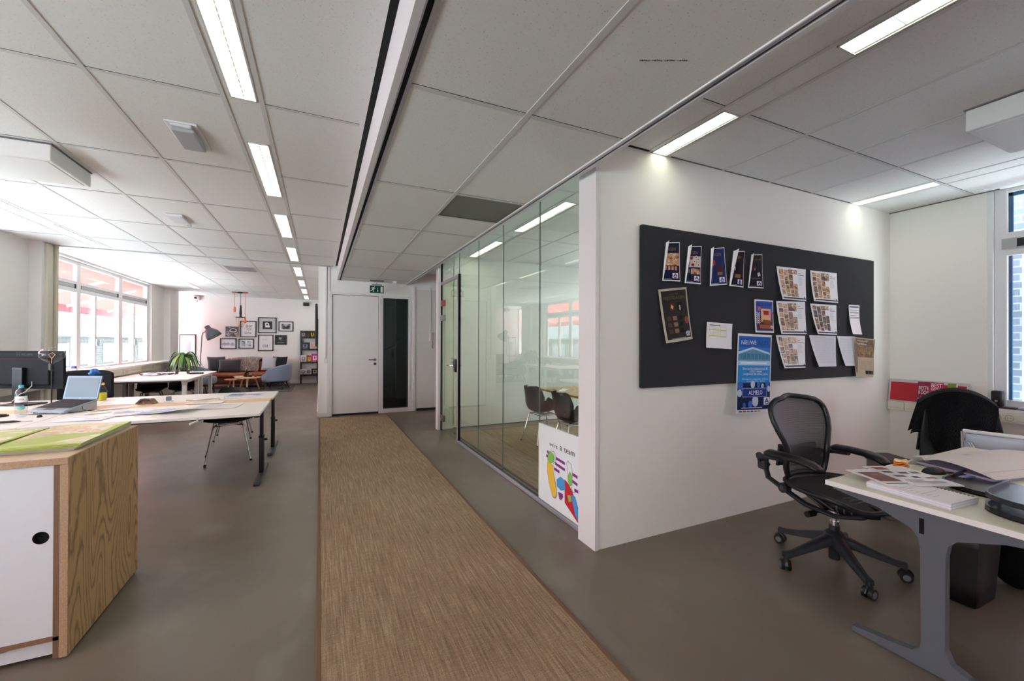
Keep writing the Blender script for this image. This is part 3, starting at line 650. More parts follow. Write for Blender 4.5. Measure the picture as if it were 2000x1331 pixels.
# ---- storage cabinet with magazines
def cabinet():
    o = thing('storage_cabinet', 'low plywood cabinet with oak side, white sliding door and round finger hole', 'cabinet', (-1.0, 2.47, 0)); D, Hh = .765, .885
    mb = MB(); mb.box(-.028, 0, 0, D, .012, Hh-.03, PLY, .001); p = mb.build('side_panel', o)
    mb = MB(); mb.box(0, .0015, .002, D-.002, .014, Hh-.002, OAK); p = mb.build('oak_veneer', o); p['label'] = 'oak veneer face with bold flame grain'
    mb = MB(); mb.box(-1.9, -.0, -.001, D, Hh-.03, Hh, PLY, .002); mb.box(-1.899, -.004, .003, D-.004, Hh-.0005, Hh+.001, mat('d9bda3', .5, var=.08, vscale=20)); mb.build('top_panel', o)
    mb = MB(); mb.box(-.05, -.03, .006, D-.02, .012, Hh-.03, mat('7d5f47', .7)); mb.box(-1.9, -.03, .006, D-.02, .088, .105, mat('8a6547', .7)); mb.box(-1.9, -.03, D-.02, D, .012, Hh-.03, PLY); mb.box(-1.9, -1.87, 0, D, .012, Hh-.03, PLY); mb.box(-1.9, -.05, .2, D-.02, .10, .12, PLY); mb.build('carcass', o)
    # door with the finger hole really cut out
    mb = MB(); cx, cz, r = -.092, .543, .027; x0, x1, z0, z1 = -.97, -.052, .107, Hh-.032; m = mat('e3e6ea', .35, name='white_door_laminate')
    AN = sorted([2*math.pi*k/32 for k in range(32)]+[math.atan2(zc_-cz, xc_-cx) % (2*math.pi) for xc_ in (x0, x1) for zc_ in (z0, z1)]); n = len(AN)
    def ring(y):
        inn = [Vector((cx+math.cos(a)*r, y, cz+math.sin(a)*r)) for a in AN]; out = []
        for a in AN:
            dx, dz = math.cos(a), math.sin(a)
            t = min(((x1-cx)/dx if dx > 1e-6 else (x0-cx)/dx if dx < -1e-6 else 1e9), ((z1-cz)/dz if dz > 1e-6 else (z0-cz)/dz if dz < -1e-6 else 1e9)); out.append(Vector((cx+dx*t, y, cz+dz*t)))
        return inn, out
    A, B = ring(.012), ring(.028)
    for k in range(n):
        j = (k+1) % n; mb.quad([A[0][k], A[0][j], A[1][j], A[1][k]], m); mb.quad([B[0][k], B[0][j], B[1][j], B[1][k]], m); mb.quad([A[0][k], A[0][j], B[0][j], B[0][k]], SLOT)
    mb.build('sliding_door', o)
    mb = MB(); mb.box(-.17, -.05, .03, .032, .45, .62, SLOT); mb.build('hole_backing', o)
    mb = MB(); mb.box(-1.86, -1.0, .03, .045, .107, Hh-.032, m); mb.build('sliding_door', o)
    mb = MB(); mb.prism([(-1.87, .02), (-.05, .02), (-.05, .088), (-.185, .088), (-.2, .074), (-.21, .070), (-.6, .070), (-.62, .088), (-1.87, .088)], .03, .046, m, 'y')
    mb.build('plinth_drawer', o)
    return o
cabinet()
GRN = m_photo(3, ['c3cb86', 'cdd28a', 'e3dfba', 'dcc09a', 'c2cc78', 'e9e6d2'], 4); MAGE = mat('b9cf3a', .4)
def magazine(name, label, x, y, z, w_, l, t, cover, edge=None, rz=0, group=None, photos=(), curl=0):
    o = thing(name, label, 'magazine' if 'mag' in name else 'paper', (x, y, z), rz, group)
    mb = MB(); mb.box(-w_/2, w_/2, -l/2, l/2, 0, t*.8, edge or PAPER, .001, 1); mb.build('pages', o)
    s = Sheet(lambda u, v: Vector((-w_/2+w_*u, l/2-l*v, t*.8+.0006+curl*(u-.5)**2+.0015*math.sin(v*5+u*3)))); s.base(cover, 6, 6)
    for r_ in photos: s.rect(*r_[:4], r_[4])
    s.mb.build('cover', o); return o
z = .886
EDG = mat('aebf4e', .5)
for k in range(4): magazine('magazine', ['green magazine at the bottom of the right stack on the plywood cabinet', 'green magazine second from the bottom, right stack on the plywood cabinet', 'green magazine third from the bottom, right stack on the plywood cabinet', 'top green and orange magazine, right stack on the plywood cabinet'][k], -1.195+.006*k, 2.93-.008*k, z+.0078*k, .315, .62, .0075, GRN, EDG if k > 1 else mat('b4b0a8', .6), .0+.012*(k-1), 'green magazines on the plywood cabinet', [(.1, .1, .9, .5, m_photo(5+k, ['e3cba6', 'd6a878', 'e8e6d0', 'cdd48c', 'ddb58c'], 7)), (.05, .88, .95, .97, MAGE)])
for k in range(3): magazine('magazine', ['green magazine at the bottom of the left stack on the plywood cabinet', 'middle green magazine of the left stack on the plywood cabinet', 'top pale green magazine of the left stack on the plywood cabinet'][k], -1.535-.006*k, 2.90+.006*k, z+.0078*k, .33, .60, .0075, GRN, EDG, .02-.014*k, 'green magazines on the plywood cabinet', [(.05, .05, .95, .55, m_photo(9+k, ['dfe3a6', 'efeccf', 'c7d071'], 8)), (.3, .75, .7, .8, mat('6a5a9a', .5)), (.05, .9, .95, .98, MAGE)])

# ---- shell chairs
def shell_chair(label, loc, rz, m, arms=False, leg=None, group=None, base='four', name='shell_chair', h=.44, back=.80):
    o = thing(name, label, 'chair', loc, rz, group); leg = leg or CHROME
    prof = [(.215, h-.02, .20), (.19, h+.005, .215), (.10, h+.01, .225), (0, h-.01, .235), (-.11, h-.015, .235), (-.185, h+.02, .235), (-.225, h+.02+(back-h)*.24, .235), (-.245, h+.02+(back-h)*.50, .225), (-.265, h+.02+(back-h)*.74, .205), (-.285, h+.02+(back-h)*.90, .175), (-.295, back, .12)]
    def fn(a, b):
        t = b*(len(prof)-1); i = min(int(t), len(prof)-2); f = t-i; f = f*f*(3-2*f); p = [prof[i][k]*(1-f)+prof[i+1][k]*f for k in range(3)]
        u = a*2-1; k = abs(u)**2.4; seat = max(0, 1-b*1.5); x, zz = p[0], p[1]+k*.035*(1 if b < .5 else 0)
        if b > .45: x += k*.10*(1 if not arms else 1.3)*min(1, (b-.45)*4)
        yy = u*p[2]
        if arms:
            s_ = math.exp(-((b-.42)/.17)**2); zz += (abs(u)**3)*.20*s_; yy *= 1+.16*s_; x += k*.05*s_
        return Vector((x, yy, zz))
    mb = MB(); mb.grid(fn, 18, 26, m); mb.build('shell', o, 180, solid=.008, sub=1)
    if base == 'four':
        mb = MB(); mb.box(-.10, .10, -.10, .10, h-.035, h-.022, leg); mb.tube([(-.14, -.13, h-.04), (.13, -.13, h-.04), (.13, .13, h-.04), (-.14, .13, h-.04)], .009, leg, closed=True); mb.build('under_frame', o, 40)
        for sx, sy in ((1, 1), (1, -1), (-1, 1), (-1, -1)):
            mb = MB(); mb.tube([(sx*.06, sy*.11, h-.035), (sx*.14, sy*.14, h-.05), (sx*.225, sy*.215, .012)], .0085, leg); mb.cyl((sx*.224, sy*.214, .02), (sx*.229, sy*.219, .001), .013, BLACK); mb.build('leg', o, 40)
    else:
        mb = MB(); mb.cyl((0, 0, .05), (0, 0, h-.02), .02, leg); mb.tube([(-.14, -.12, h-.035), (.14, -.12, h-.035), (.14, .12, h-.035), (-.14, .12, h-.035)], .008, leg, closed=True); mb.build('column', o, 40)
        for k in range(4):
            a = k*math.pi/2+.6; mb = MB(); mb.tube([(0, 0, .09), (math.cos(a)*.15, math.sin(a)*.15, .06), (math.cos(a)*.27, math.sin(a)*.27, .014)], [.018, .014, .011], leg); mb.build('leg', o, 40)
    return o
shell_chair('black seat chair on thin chrome legs pushed under the near desk', (-.98, 5.86, 0), R(100), BLK, False, CHROME, None, 'four', h=.46, back=.66)
shell_chair('black chair whose back top shows just behind the near desks', (-1.13, 7.15, 0), R(-85), BLK, False, CHROME, None, 'four', h=.42, back=.70)
PLUM = mat('36222a', .45, name='plum_shell')
shell_chair('dark plum shell chair under the far white desk', (-3.0, 10.35, 0), R(-80), PLUM, False, LEG, None, 'four', h=.43, back=.68)
shell_chair('black shell chair under the far white desk, next to its white legs', (-2.5, 10.35, 0), R(-80), BLK, False, CHROME, None, 'four', h=.43, back=.68)
gm = 'black armchairs at the meeting table'
shell_chair('black armchair on chrome legs at the meeting table, the farther one', (2.83, 5.05, 0), R(3), BLK, True, CHROME, gm, name='shell_armchair')
shell_chair('black armchair on chrome legs at the meeting table, right behind the team drawing', (2.83, 4.28, 0), R(-6), BLK, True, CHROME, gm, name='shell_armchair')

# ---- meeting table
o = thing('meeting_table', 'pale wood meeting table behind the glass', 'table', (3.55, 4.45, 0)); mb = MB(); mb.box(-.62, .62, -.95, .95, .69, .72, m_oak('table_oak', 'b08a58', 'c9a874', (1, 1, 1), 10), .004); mb.build('tabletop', o)
for sy in (-1, 1): mb = MB(); mb.cyl((0, sy*.55, .03), (0, sy*.55, .69), .04, LEG); mb.box(-.35, .35, sy*.55-.035, sy*.55+.035, 0.009, .035, LEG, .01); mb.build('pedestal', o, 40)
o = thing('storage_box', 'small purple box on the meeting table', 'box', (3.15, 4.35, .721)); mb = MB(); mb.box(-.08, .12, -.12, .12, 0, .10, mat('5a4a8a', .5), .004); mb.build('box', o); mb = MB(); mb.box(-.085, .125, -.125, .125, .10, .125, mat('6a5a9c', .5), .004); mb.build('lid', o)
magazine('magazine', 'dark open magazine lying on the meeting table', 3.10, 5.0, .721, .3, .22, .006, m_photo(21, ['5a4038', '8a7060', 'c0b0a0'], 20), None, .4)

# ---- office chair with mesh back
def office_chair():
    o = thing('office_chair', 'black ergonomic office chair with mesh back on five castors by the desk', 'chair', (2.93, 1.50, 0), R(-100)); A = R(100)
    G = mat('202228', .42, name='graphite_frame'); G2 = mat('15161a', .4); PAD = mat('0c0c0e', .35, name='armrest_vinyl')
    for k in range(5):
        a = R(18+72*k)+A; c, s = math.cos(a), math.sin(a)
        mb = MB(); L = .34
        pr = [(.03, .175, .034, .034), (.10, .158, .030, .026), (.2, .125, .024, .020), (.29, .10, .020, .016), (L, .092, .021, .018)]
        rings = []
        for d, z_, w_, hh in pr: rings.append([mb.bm.verts.new((c*d-s*w_*q[0], s*d+c*w_*q[0], z_+hh*q[1])) for q in ((-1, -1), (1, -1), (1, .5), (.55, 1), (-.55, 1), (-1, .5))])
        mi = mb.mi(G)
        for r0, r1 in zip(rings, rings[1:]):
            for i in range(6): f = mb.bm.faces.new((r0[i], r0[(i+1) % 6], r1[(i+1) % 6], r1[i]))
        mb.bm.faces.new(rings[0][::-1]); mb.bm.faces.new(rings[-1]); blg = mb.build('base_leg', o, 50)
        ax = a+.7+k; cx, cy = c*(L-.005), s*(L-.005); tx, ty = math.cos(ax), math.sin(ax)
        mb = MB(); mb.cyl((cx, cy, .095), (cx, cy, .06), .010, G2)
        for q in (-1, 1): mb.cyl((cx+tx*.007*q, cy+ty*.007*q, .031), (cx+tx*.026*q, cy+ty*.026*q, .031), .030, BLACK, seg=24); mb.cyl((cx+tx*.026*q, cy+ty*.026*q, .031), (cx+tx*.028*q, cy+ty*.028*q, .031), .018, mat('707278', .4), seg=20)
        mb.tube([(cx-ty*.03*math.cos(t), cy+tx*.03*math.cos(t), .034+.034*math.sin(t)) for t in [math.pi*i/8 for i in range(9)]], .011, G2, flat=.6); mb.build('castor', blg, 40)
    mb = MB(); mb.lathe([(0, .05), (.03, .05), (.03, .12), (.046, .14), (.052, .21), (.04, .222), (.03, .23), (.0, .23)], G); mb.build('base_hub', o, 40)
    mb = MB(); mb.cyl((0, 0, .22), (0, 0, .262), .029, mat('3a3b40', .3, .6)); mb.cyl((0, 0, .262), (0, 0, .285), .024, CHROME); mb.cyl((0, 0, .285), (0, 0, .38), .0165, CHROME); mb.build('gas_lift', o, 40)
    # tilt mechanism: long rounded housing sloping forward, with ribs and side links
    mb = MB(); mb.grid(lambda u, v: (lambda t, a: Vector((-.10+.36*t, math.sin(a)*.085*(math.sin(math.pi*min(1, t*1.15+.12)))**.5, .385+.035*t+math.cos(a)*.050*(math.sin(math.pi*(t*.86+.07)))**.5)))(u, 2*math.pi*v), 20, 20, G2)
    for t in (.5, .62, .74): mb.tube([(-.10+.36*t, math.sin(a)*.088, .385+.035*t+math.cos(a)*.052) for a in [2*math.pi*i/24 for i in range(24)]], .005, mat('4a4c52', .4), closed=True)
    mb.build('tilt_mechanism', o, 180)
    for sy in (-1, 1):
        mb = MB(); mb.tube([(.24, sy*.10, .41), (.12, sy*.15, .375), (-.02, sy*.205, .40), (-.14, sy*.235, .455), (-.27, sy*.225, .49), (-.295, sy*.215, .53), (-.30, sy*.21, .62)], [.02, .022, .024, .024, .022, .02, .016], G, seg=10, flat=.62)
        mb.cyl((-.13, sy*.225, .47), (-.13, sy*.265, .47), .032, G2, seg=20); mb.cyl((-.13, sy*.265, .47), (-.13, sy*.272, .47), .014, mat('45474d', .4), seg=16)
        mb.tube([(-.10, sy*.14, .455), (.02, sy*.11, .38)], .008, G2); mb.tube([(-.06, sy*.15, .465), (.08, sy*.11, .39)], .006, G2); mb.build('side_yoke', o, 40)
    mb = MB(); mb.tube([(.02, -.08, .375), (.02, -.17, .365), (.03, -.22, .365)], .008, G2); mb.cyl((.03, -.20, .365), (.035, -.26, .365), .018, BLACK); mb.build('tilt_lever', o, 40)
    # seat: frame ring with mesh
    def seat_pt(a, k=1):
        c, s = math.cos(a), math.sin(a); x = .02+.235*k*(abs(c)**.75)*(1 if c > 0 else -1); y = .255*k*(abs(s)**.72)*(1 if s > 0 else -1)
        return Vector((x, y, .478+.018*abs(y/.255)**2-(.045*max(0, (x-.15)/.1)**1.6 if x > .15 else 0)+.02*max(0, -x/.22)))
    mb = MB(); mb.tube([seat_pt(2*math.pi*i/48) for i in range(48)], .020, G2, seg=10, closed=True, flat=.8); mb.build('seat_frame', o, 180)
    MESH = bpy.data.materials.new('woven_mesh'); MESH.use_nodes = True; nt = MESH.node_tree; b = nt.nodes['Principled BSDF']
    b.inputs['Base Color'].default_value = (*lin('1c1b1d'), 1); b.inputs['Roughness'].default_value = .5; b.inputs['Sheen Weight'].default_value = .3
    sp = node(nt, 'ShaderNodeSeparateXYZ'); nt.links.new(mapping(nt, (1, 1, 1)), sp.inputs[0])
    s1 = math_(nt, 'SINE', math_(nt, 'MULTIPLY', sp.outputs[1], 1250)); s2 = math_(nt, 'SINE', math_(nt, 'MULTIPLY', sp.outputs[2], 900))
    a_ = math_(nt, 'GREATER_THAN', math_(nt, 'MAXIMUM', s1, s2), .0); nt.links.new(math_(nt, 'ADD', math_(nt, 'MULTIPLY', a_, .3), .68), b.inputs['Alpha'])
    mb = MB(); mb.grid(lambda u, v: (seat_pt(2*math.pi*u, .97*v)-Vector((0, 0, .03*(1-v*v)))), 40, 6, mat('19191c', .7), closed_u=True); mb.build('seat_mesh', o, 180)
    # backrest
    prof = [(.52, .165, -.235), (.58, .185, -.235), (.64, .185, -.225), (.70, .185, -.222), (.76, .205, -.230), (.83, .238, -.248), (.90, .258, -.270), (.96, .258, -.290), (1.0, .238, -.303), (1.03, .19, -.313), (1.045, .11, -.318)]
    def bp(t):
        t = t*(len(prof)-1); i = min(int(t), len(prof)-2); f = t-i
        return [prof[i][k]*(1-f)+prof[i+1][k]*f for k in range(3)]
    def bpt(t, u):
        z_, w_, x = bp(t); w_ *= .91; z_ = .52+(z_-.52)*.955; return Vector((x+.045*abs(u)**2, u*w_, z_+.012*(1-abs(u)) * (1 if t > .95 else 0)))
    loop = [bpt(i/22, 1) for i in range(23)]+[bpt(1, 1-2*i/10) for i in range(1, 10)]+[bpt(1-i/22, -1) for i in range(23)]+[bpt(0, -1+2*i/8) for i in range(1, 8)]
    mb = MB(); mb.tube(loop, .0175, G2, seg=10, closed=True); mb.build('back_frame', o, 180)
    mb = MB(); mb.grid(lambda u, v: bpt(v, (u*2-1)*.97)-Vector((.004, 0, 0)), 16, 30, MESH); mb.build('back_mesh', o, 180)
    mb = MB(); mb.grid(lambda u, v: (lambda q: Vector((-.285+.035*q*q, q*.175*(1-.1*v), .56+.14*v-.012*math.cos(q*3))))(u*2-1), 14, 6, G2); mb.build('lumbar_pad', o, 180, solid=.014)
    for sy in (-1, 1):
        mb = MB(); mb.tube([(-.29, sy*.205, .56), (-.315, sy*.24, .60), (-.30, sy*.275, .64)], [.02, .024, .02], G); mb.tube([(-.30, sy*.27, .63), (-.22, sy*.285, .645), (-.12, sy*.285, .655)], [.024, .02, .018], G, flat=.7); mb.box(-.335, -.27, sy*.235-.022, sy*.235+.022, .535, .60, G, .015)
        asp = mb.build('arm_support', o, 40)
        mb = MB(); mb.tube([(-.225, sy*.285, .672), (-.20, sy*.285, .680), (-.10, sy*.287, .684), (.0, sy*.283, .684), (.07, sy*.275, .675), (.115, sy*.268, .655), (.125, sy*.267, .645)], [.03, .041, .044, .044, .043, .036, .018], PAD, seg=14, flat=.5); mb.build('armrest', asp, 180)
    return o
office_chair()

# ---- bin and bag under the right desk
o = thing('waste_bin', 'black rectangular waste bin under the right desk', 'bin', (3.25, 1.04, 0)); mb = MB()
mb.grid(lambda u, v: (lambda a: Vector(((.13+.03*v)*max(-1, min(1, 1.35*math.cos(a))), (.10+.025*v)*max(-1, min(1, 1.35*math.sin(a))), .005+.42*v)))(2*math.pi*u), 32, 4, BLACK, closed_u=True); mb.box(-.12, .12, -.09, .09, .003, .012, BLACK); mb.build('body', o, 40, solid=.004)
mb = MB(); mb.tube([(.163*max(-1, min(1, 1.35*math.cos(a))), .128*max(-1, min(1, 1.35*math.sin(a))), .425) for a in [2*math.pi*i/32 for i in range(32)]], .007, BLACK, closed=True); mb.build('rim', o)
o = thing('bag', 'dark slumped bag on the floor under the right desk', 'bag', (3.68, .92, 0)); mb = MB()
mb.grid(lambda u, v: (lambda a, b: Vector((.20*math.cos(a)*math.sin(b)*(1+.1*math.sin(3*a)), .14*math.sin(a)*math.sin(b)*(1+.1*math.cos(2*a)), .14-.135*math.cos(b)+.012*math.sin(5*a+2*b))))(2*math.pi*u, math.pi*v), 28, 14, mat('060608', .85, 0, .1), closed_u=True); mb.build('bag_body', o, 180)
mb = MB(); mb.tube([(-.08, 0, .265), (-.06, 0, .33), (0, 0, .35), (.06, 0, .33), (.08, 0, .265)], .008, BLACKM); mb.build('strap', o)

# ---- things on the right desk
zt = .7105
MPH = m_photo(31, ['7a2f22', 'c0b8b4', '4a3a3a', 'e4e4e6', '9a4a38'], 30)
o = thing('paper_stack', 'thick spiral bound stack of white printed sheets near the front edge of the right desk', 'paper', (2.475, .925, zt), R(-4)); mb = MB()
for k in range(5): mb.box(-.105+.003*math.sin(k*2), .105+.003*math.sin(k*2), -.15, .15, .0052*k, .0052*k+.005, PAPER if k % 2 else mat('d5d6e2', .6))
mb.build('pages', o)
s = Sheet(flat((-.105, .15, .0272), (.21, 0, 0), (0, -.30, 0))); s.base(PAPER, 2, 2)
for k in range(11): s.rect(.12, .12+k*.065, .12+.6*(.6+.4*math.sin(k*k)), .127+k*.065, mat('9a9aa2', .7), 1, 1)
s.mb.build('printed_page', o); mb = MB()
for k in range(22): mb.box(.094, .1045, -.14+.0128*k, -.133+.0128*k, .0275, .0285, BLACKM)
mb.build('punched_spine', o)
magazine('newspaper', 'open newspaper page with a red logo and product pictures on the right desk', 2.66, 1.03, zt+.03, .22, .30, .003, mat('d9d9dc', .6), None, R(-25), None, [(.1, .08, .4, .22, mat('9a3a34', .5)), (.08, .3, .3, .38, BLACKM), (.4, .34, .62, .42, mat('3a3534', .5)), (.7, .3, .9, .4, mat('5a5553', .5)), (.1, .5, .35, .58, mat('4a4544', .5)), (.45, .55, .6, .63, BLACKM), (.7, .6, .92, .66, mat('6a6563', .5)), (.1, .72, .5, .75, mat('8a8a90', .5)), (.1, .8, .8, .82, mat('8a8a90', .5)), (.1, .86, .8, .88, mat('8a8a90', .5))])
magazine('leaflet', 'leaflet with a brown photo lying partly under the newspaper on the right desk', 2.53, 1.07, zt+.0275, .20, .24, .003, PAPER, None, R(-22), None, [(.08, .2, .92, .75, mat('6b3527', .45)), (.3, .3, .7, .4, mat('8a5a4a', .5)), (.05, .86, .6, .9, BLACKM)])
magazine('magazine', 'green and grey magazine flat on the right desk behind the mouse', 3.17, 1.14, zt, .24, .14, .004, m_photo(41, ['6f7d3a', '8f9a4e', '55585a', 'c0c4a0'], 18), None, R(10))
magazine('leaflet', 'olive green leaflet half under the big cardboard sheet', 3.10, .99, zt, .22, .07, .003, m_photo(43, ['7f8a3e', '9aa050', '4a4c3a'], 22), None, R(-6))
o = thing('computer_mouse', 'black computer mouse with a silver back and cable', 'mouse', (2.955, 1.045, zt), R(-28)); mb = MB()
mb.grid(lambda u, v: (lambda a, b: Vector((.057*math.cos(a)*math.sin(b), .030*math.sin(a)*math.sin(b)*(1-.12*math.cos(a)), max(0, .034*math.cos(b)))))(2*math.pi*u, math.pi*.5*v+.001), 28, 10, BLACK, closed_u=True); mb.build('mouse_body', o, 180)
mb = MB(); mb.grid(lambda u, v: Vector((.022+.03*u, (-.014+.028*v)*(1-.3*u), .0335*math.sqrt(max(0, 1-((.022+.03*u)/.057)**2-((-.014+.028*v)*(1-.3*u)/.030)**2))+.0025)), 6, 5, mat('b9bcc0', .3, .6)); mb.build('silver_button', o, 180)
mb = MB(); mb.tube([(.056, 0, .008), (.09, -.004, .006), (.13, -.03, .003), (.15, -.07, .003), (.17, -.11, .003)], .0022, BLACK); mb.build('cable', o)
o = thing('orange_peel', 'little pile of folded orange peel pieces on the right desk', 'fruit', (2.90, 1.16, zt)); OR = mat('ee8a1a', .4, coat=.2); OW = mat('f6d9a0', .7)
for k in range(4):
    mb = MB(); mb.grid(lambda u, v: (lambda a, rr: Vector((rr*math.cos(a)*1.1, rr*math.sin(a)*.8, .011*k+.004+.012*(rr/.04)**2+.004*math.sin(3*a+k))))(2*math.pi*u+k, .040*v*(1-.06*k)), 24, 5, OR if k < 3 else OW, closed_u=True); mb.build('peel_piece', o, 180, solid=.005)
o = thing('pen_bundle', 'few blue pens lying by the letter trays', 'pen', (3.02, .92, zt), R(-15)); 
for k in range(4): mb = MB(); mb.cyl((-.06, .012*k, .005), (.07, .012*k+.01, .005), .0042, mat(['5a6aa8', '8f9cc8', 'b8c0dc', '2a3050'][k], .3), seg=10); mb.cyl((-.06, .012*k, .005), (-.075, .012*k-.001, .005), .004, BLACK, r1=.001, seg=10); mb.build('pen', o, 40)
o = thing('cardboard_sheet', 'large cream cardboard sheet propped across the right desk', 'cardboard', (3.40, .93, zt), R(-12)); CRM = mat('d9d4cd', .7)
s = Sheet(lambda u, v: Vector((-.36+.74*u, .19-.36*v, .038+.025*math.sin(math.pi*v)-.02*v))); s.base(CRM, 8, 6); s.rect(.02, .84, .98, .845, mat('8a7a66', .7), 8, 1); s.rect(.38, .18, .44, .26, mat('b0aab4', .7)); s.mb.build('board', o, solid=.0)
mb = MB(); mb.box(-.35, .37, -.155, .17, 0.0, .016, mat('a9a8c4', .6), .003); mb.build('folder_below', o)
for k, (x, y, r_, lb) in enumerate(((3.86, 1.06, .3, 'white envelope with a black bar beside the cardboard sheet'), (3.80, .86, -.5, 'loose white paper at the right end of the right desk'))): magazine('paper', lb, x-.06, y, zt+.0 if k == 0 else zt+.0, .2, .13, .003, PAPER, None, r_, None, [(.1, .3, .8, .45, BLACKM)] if k == 0 else [(.2, .5, .8, .55, mat('a08a5a', .6))])
def tray(z_, label, x, y, rz_=0, col='12151b'):
    o = thing('letter_tray', label, 'letter tray', (x, y, z_), rz_, 'black letter trays'); T = mat(col, .25, name='glossy_black_tray'); n = 12
    def outline(k):        # straight back, softly rounded front end
        return [(.20, .17*k), (-.02, .17*k)]+[(-.02-.16*math.sin(a)**.8*k, .17*k*math.cos(a)) for a in [math.pi*(i+.5)/n for i in range(n)]]+[(-.02, -.17*k), (.20, -.17*k)]
    mb = MB(); mb.prism(outline(1), 0, .004, T); mb.build('tray_base', o)
    A, B = outline(1), outline(.95); mb = MB()
    for i in range(len(A)-1):
        for q in ((A[i], A[i+1], 0, .022), (B[i], B[i+1], .004, .022)): mb.quad([(*q[0], q[2]), (*q[1], q[2]), (*q[1], q[3]), (*q[0], q[3])], T)
        mb.quad([(*A[i], .022), (*A[i+1], .022), (*B[i+1], .022), (*B[i], .022)], T)
    bmesh.ops.remove_doubles(mb.bm, verts=mb.bm.verts[:], dist=.0003); mb.build('rim', o)
    for sy in (-1, 1) if 'lowest' in label else (): mb = MB(); mb.box(.06, .08, sy*.163-.005, sy*.163+.005, .004, .052, T); mb.build('post', o)
tray(zt+.001, 'lowest black letter tray of the pile on the right desk', 2.61, .575)
tray(zt+.054, 'upper slate black letter tray of the pile on the right desk', 2.61, .575, .02, '272c35')
tray(zt+.001, 'black letter tray standing behind the pile, with a light streak', 2.88, .80)

# ---- chairs beyond the right desk
o = shell_chair('black shell chair under the black fleece coat', (4.46, 1.39, 0), R(-150), BLK, False, CHROME, None, 'four', name='side_chair', back=.97)
o = thing('coat', 'black fleece coat draped over the chair back below the red sign', 'coat', (4.56, 1.47, 0), R(-150)); FL = mat('07070a', 1, 0, .1, sheen=.15, bump=1, bscale=160, name='black_fleece')
def coatf(u, v):
    a = (u-.5)*2; w_ = .22+.045*v
    tp = 1.02-.10*abs(a)**2.2-.01*abs(a); zb = .45+.19*max(0, min(1, (-a-.30)/.25))+.02*math.sin(u*17)
    return Vector((-.045*v-.03*abs(a)-.02*math.sin(u*14)*v, a*w_, tp*(1-v)+zb*v))
mb = MB(); mb.grid(coatf, 34, 16, FL); mb.grid(lambda u, v: Vector((-.10-.05*math.sin(math.pi*.5*v)*1-.0+coatf(u, v).x, coatf(u, v).y*.97, coatf(u, v).z)), 34, 16, FL)
mb.grid(lambda u, v: coatf(u, 0)*(1-v)+Vector((-.10+coatf(u, 0).x, coatf(u, 0).y*.97, coatf(u, 0).z))*v+Vector((0, 0, .028*math.sin(math.pi*v))), 34, 6, FL); mb.build('coat_body', o, 180)
mb = MB(); mb.grid(lambda u, v: Vector((-.17-.03*math.sin(math.pi*u)+.02*v, -.16+.20*u-.05*v, .96-.46*v+.02*math.sin(8*u))), 10, 14, FL); mb.build('sleeve', o, 180, solid=.03)
o = thing('chair', 'white chair with chrome tube frame at the right end of the desk', 'chair', (4.31, 1.03, 0), 0); WC = mat('c9d3e2', .35, name='translucent_white_back')
mb = MB(); mb.grid(lambda u, v: Vector((-.21-.03*math.sin(math.pi*u), -.26+.52*u, .50+.27*v+.012*math.sin(math.pi*u)*v)), 14, 8, WC); mb.build('backrest', o, 180, solid=.012)
mb = MB(); mb.grid(lambda u, v: Vector((-.2+.42*u, -.22+.44*v, .44-.02*math.sin(math.pi*u))), 8, 8, WC); mb.build('seat', o, 180, solid=.012)
for sy in (-1, 1):
    mb = MB(); mb.tube([(-.21, sy*.265, .785), (-.2, sy*.265, .60), (-.19, sy*.26, .42), (-.24, sy*.25, .01)], .015, CHROME, seg=12); mb.build('rear_leg', o, 40)
    mb = MB(); mb.tube([(-.2, sy*.25, .72), (-.235, sy*.22, .71), (-.25, sy*.19, .66), (-.24, sy*.18, .55), (-.1, sy*.2, .42), (.18, sy*.2, .42), (.22, sy*.21, .01)], .011, CHROME, seg=12); mb.build('front_leg', o, 40)
mb = MB(); mb.tube([(-.21, -.265, .787), (-.25, 0, .80), (-.21, .265, .787)], .013, mat('e8e8ea', .4), seg=12); mb.build('top_rail', o, 40)
o = thing('storage_box', 'dark brown wooden box standing by the wall behind the right desk', 'box', (4.20, 1.76, 0), R(-25)); mb = MB(); mb.box(-.09, .09, -.11, .11, .003, .43, mat('6f6a62', .6), .01); mb.build('box', o); mb = MB(); mb.box(-.10, .10, -.12, .12, .43, .48, mat('2c1a17', .5), .012); mb.build('lid', o)

# ---- red sign and sill objects on the right wall
o = thing('sign_panel', 'long red framed sign with BESTE KOOP stickers leaning on the right wall', 'sign', (5.468, 2.27, .803)); RD = mat('b01626', .45)
LN = Vector((.035, 0, .22)); 
mb = MB(); mb.prism([(-.062, 0), (-.045, 0), (-.010, .225), (-.027, .225)], -.59, 0, mat('c9c4c0', .4, .3), 'y')
mb.build('frame', o)
s = Sheet(flat((-.0285, -.015, .215), (0, -.56, 0), (-.0325, 0, -.205))); s.base(RD, 2, 2)
MG = mat('8e1540', .45); PK = mat('b8225a', .45); Wt = mat('f2f2f2', .5); BLU = mat('3a56a8', .5); OL = mat('7c8f22', .5)
s.rect(.38, .0, .545, 1, MG, 1, 1); s.rect(.545, .0, .72, 1, PK, 1, 1); s.rect(.38, .93, .72, 1, BLU, 1, 1); s.rect(.77, .0, .875, 1, OL, 1, 1); s.rect(.875, 0, .89, 1, Wt, 1, 1); s.rect(.79, .72, .86, .95, mat('b9c96a', .5), 1, 1)
s.text('BESTE', .40, .22, .53, .38, Wt); s.text('KOOP', .40, .41, .53, .60, Wt); s.rect(.39, .80, .47, .83, Wt, 1, 1); s.rect(.39, .87, .50, .90, Wt, 1, 1)
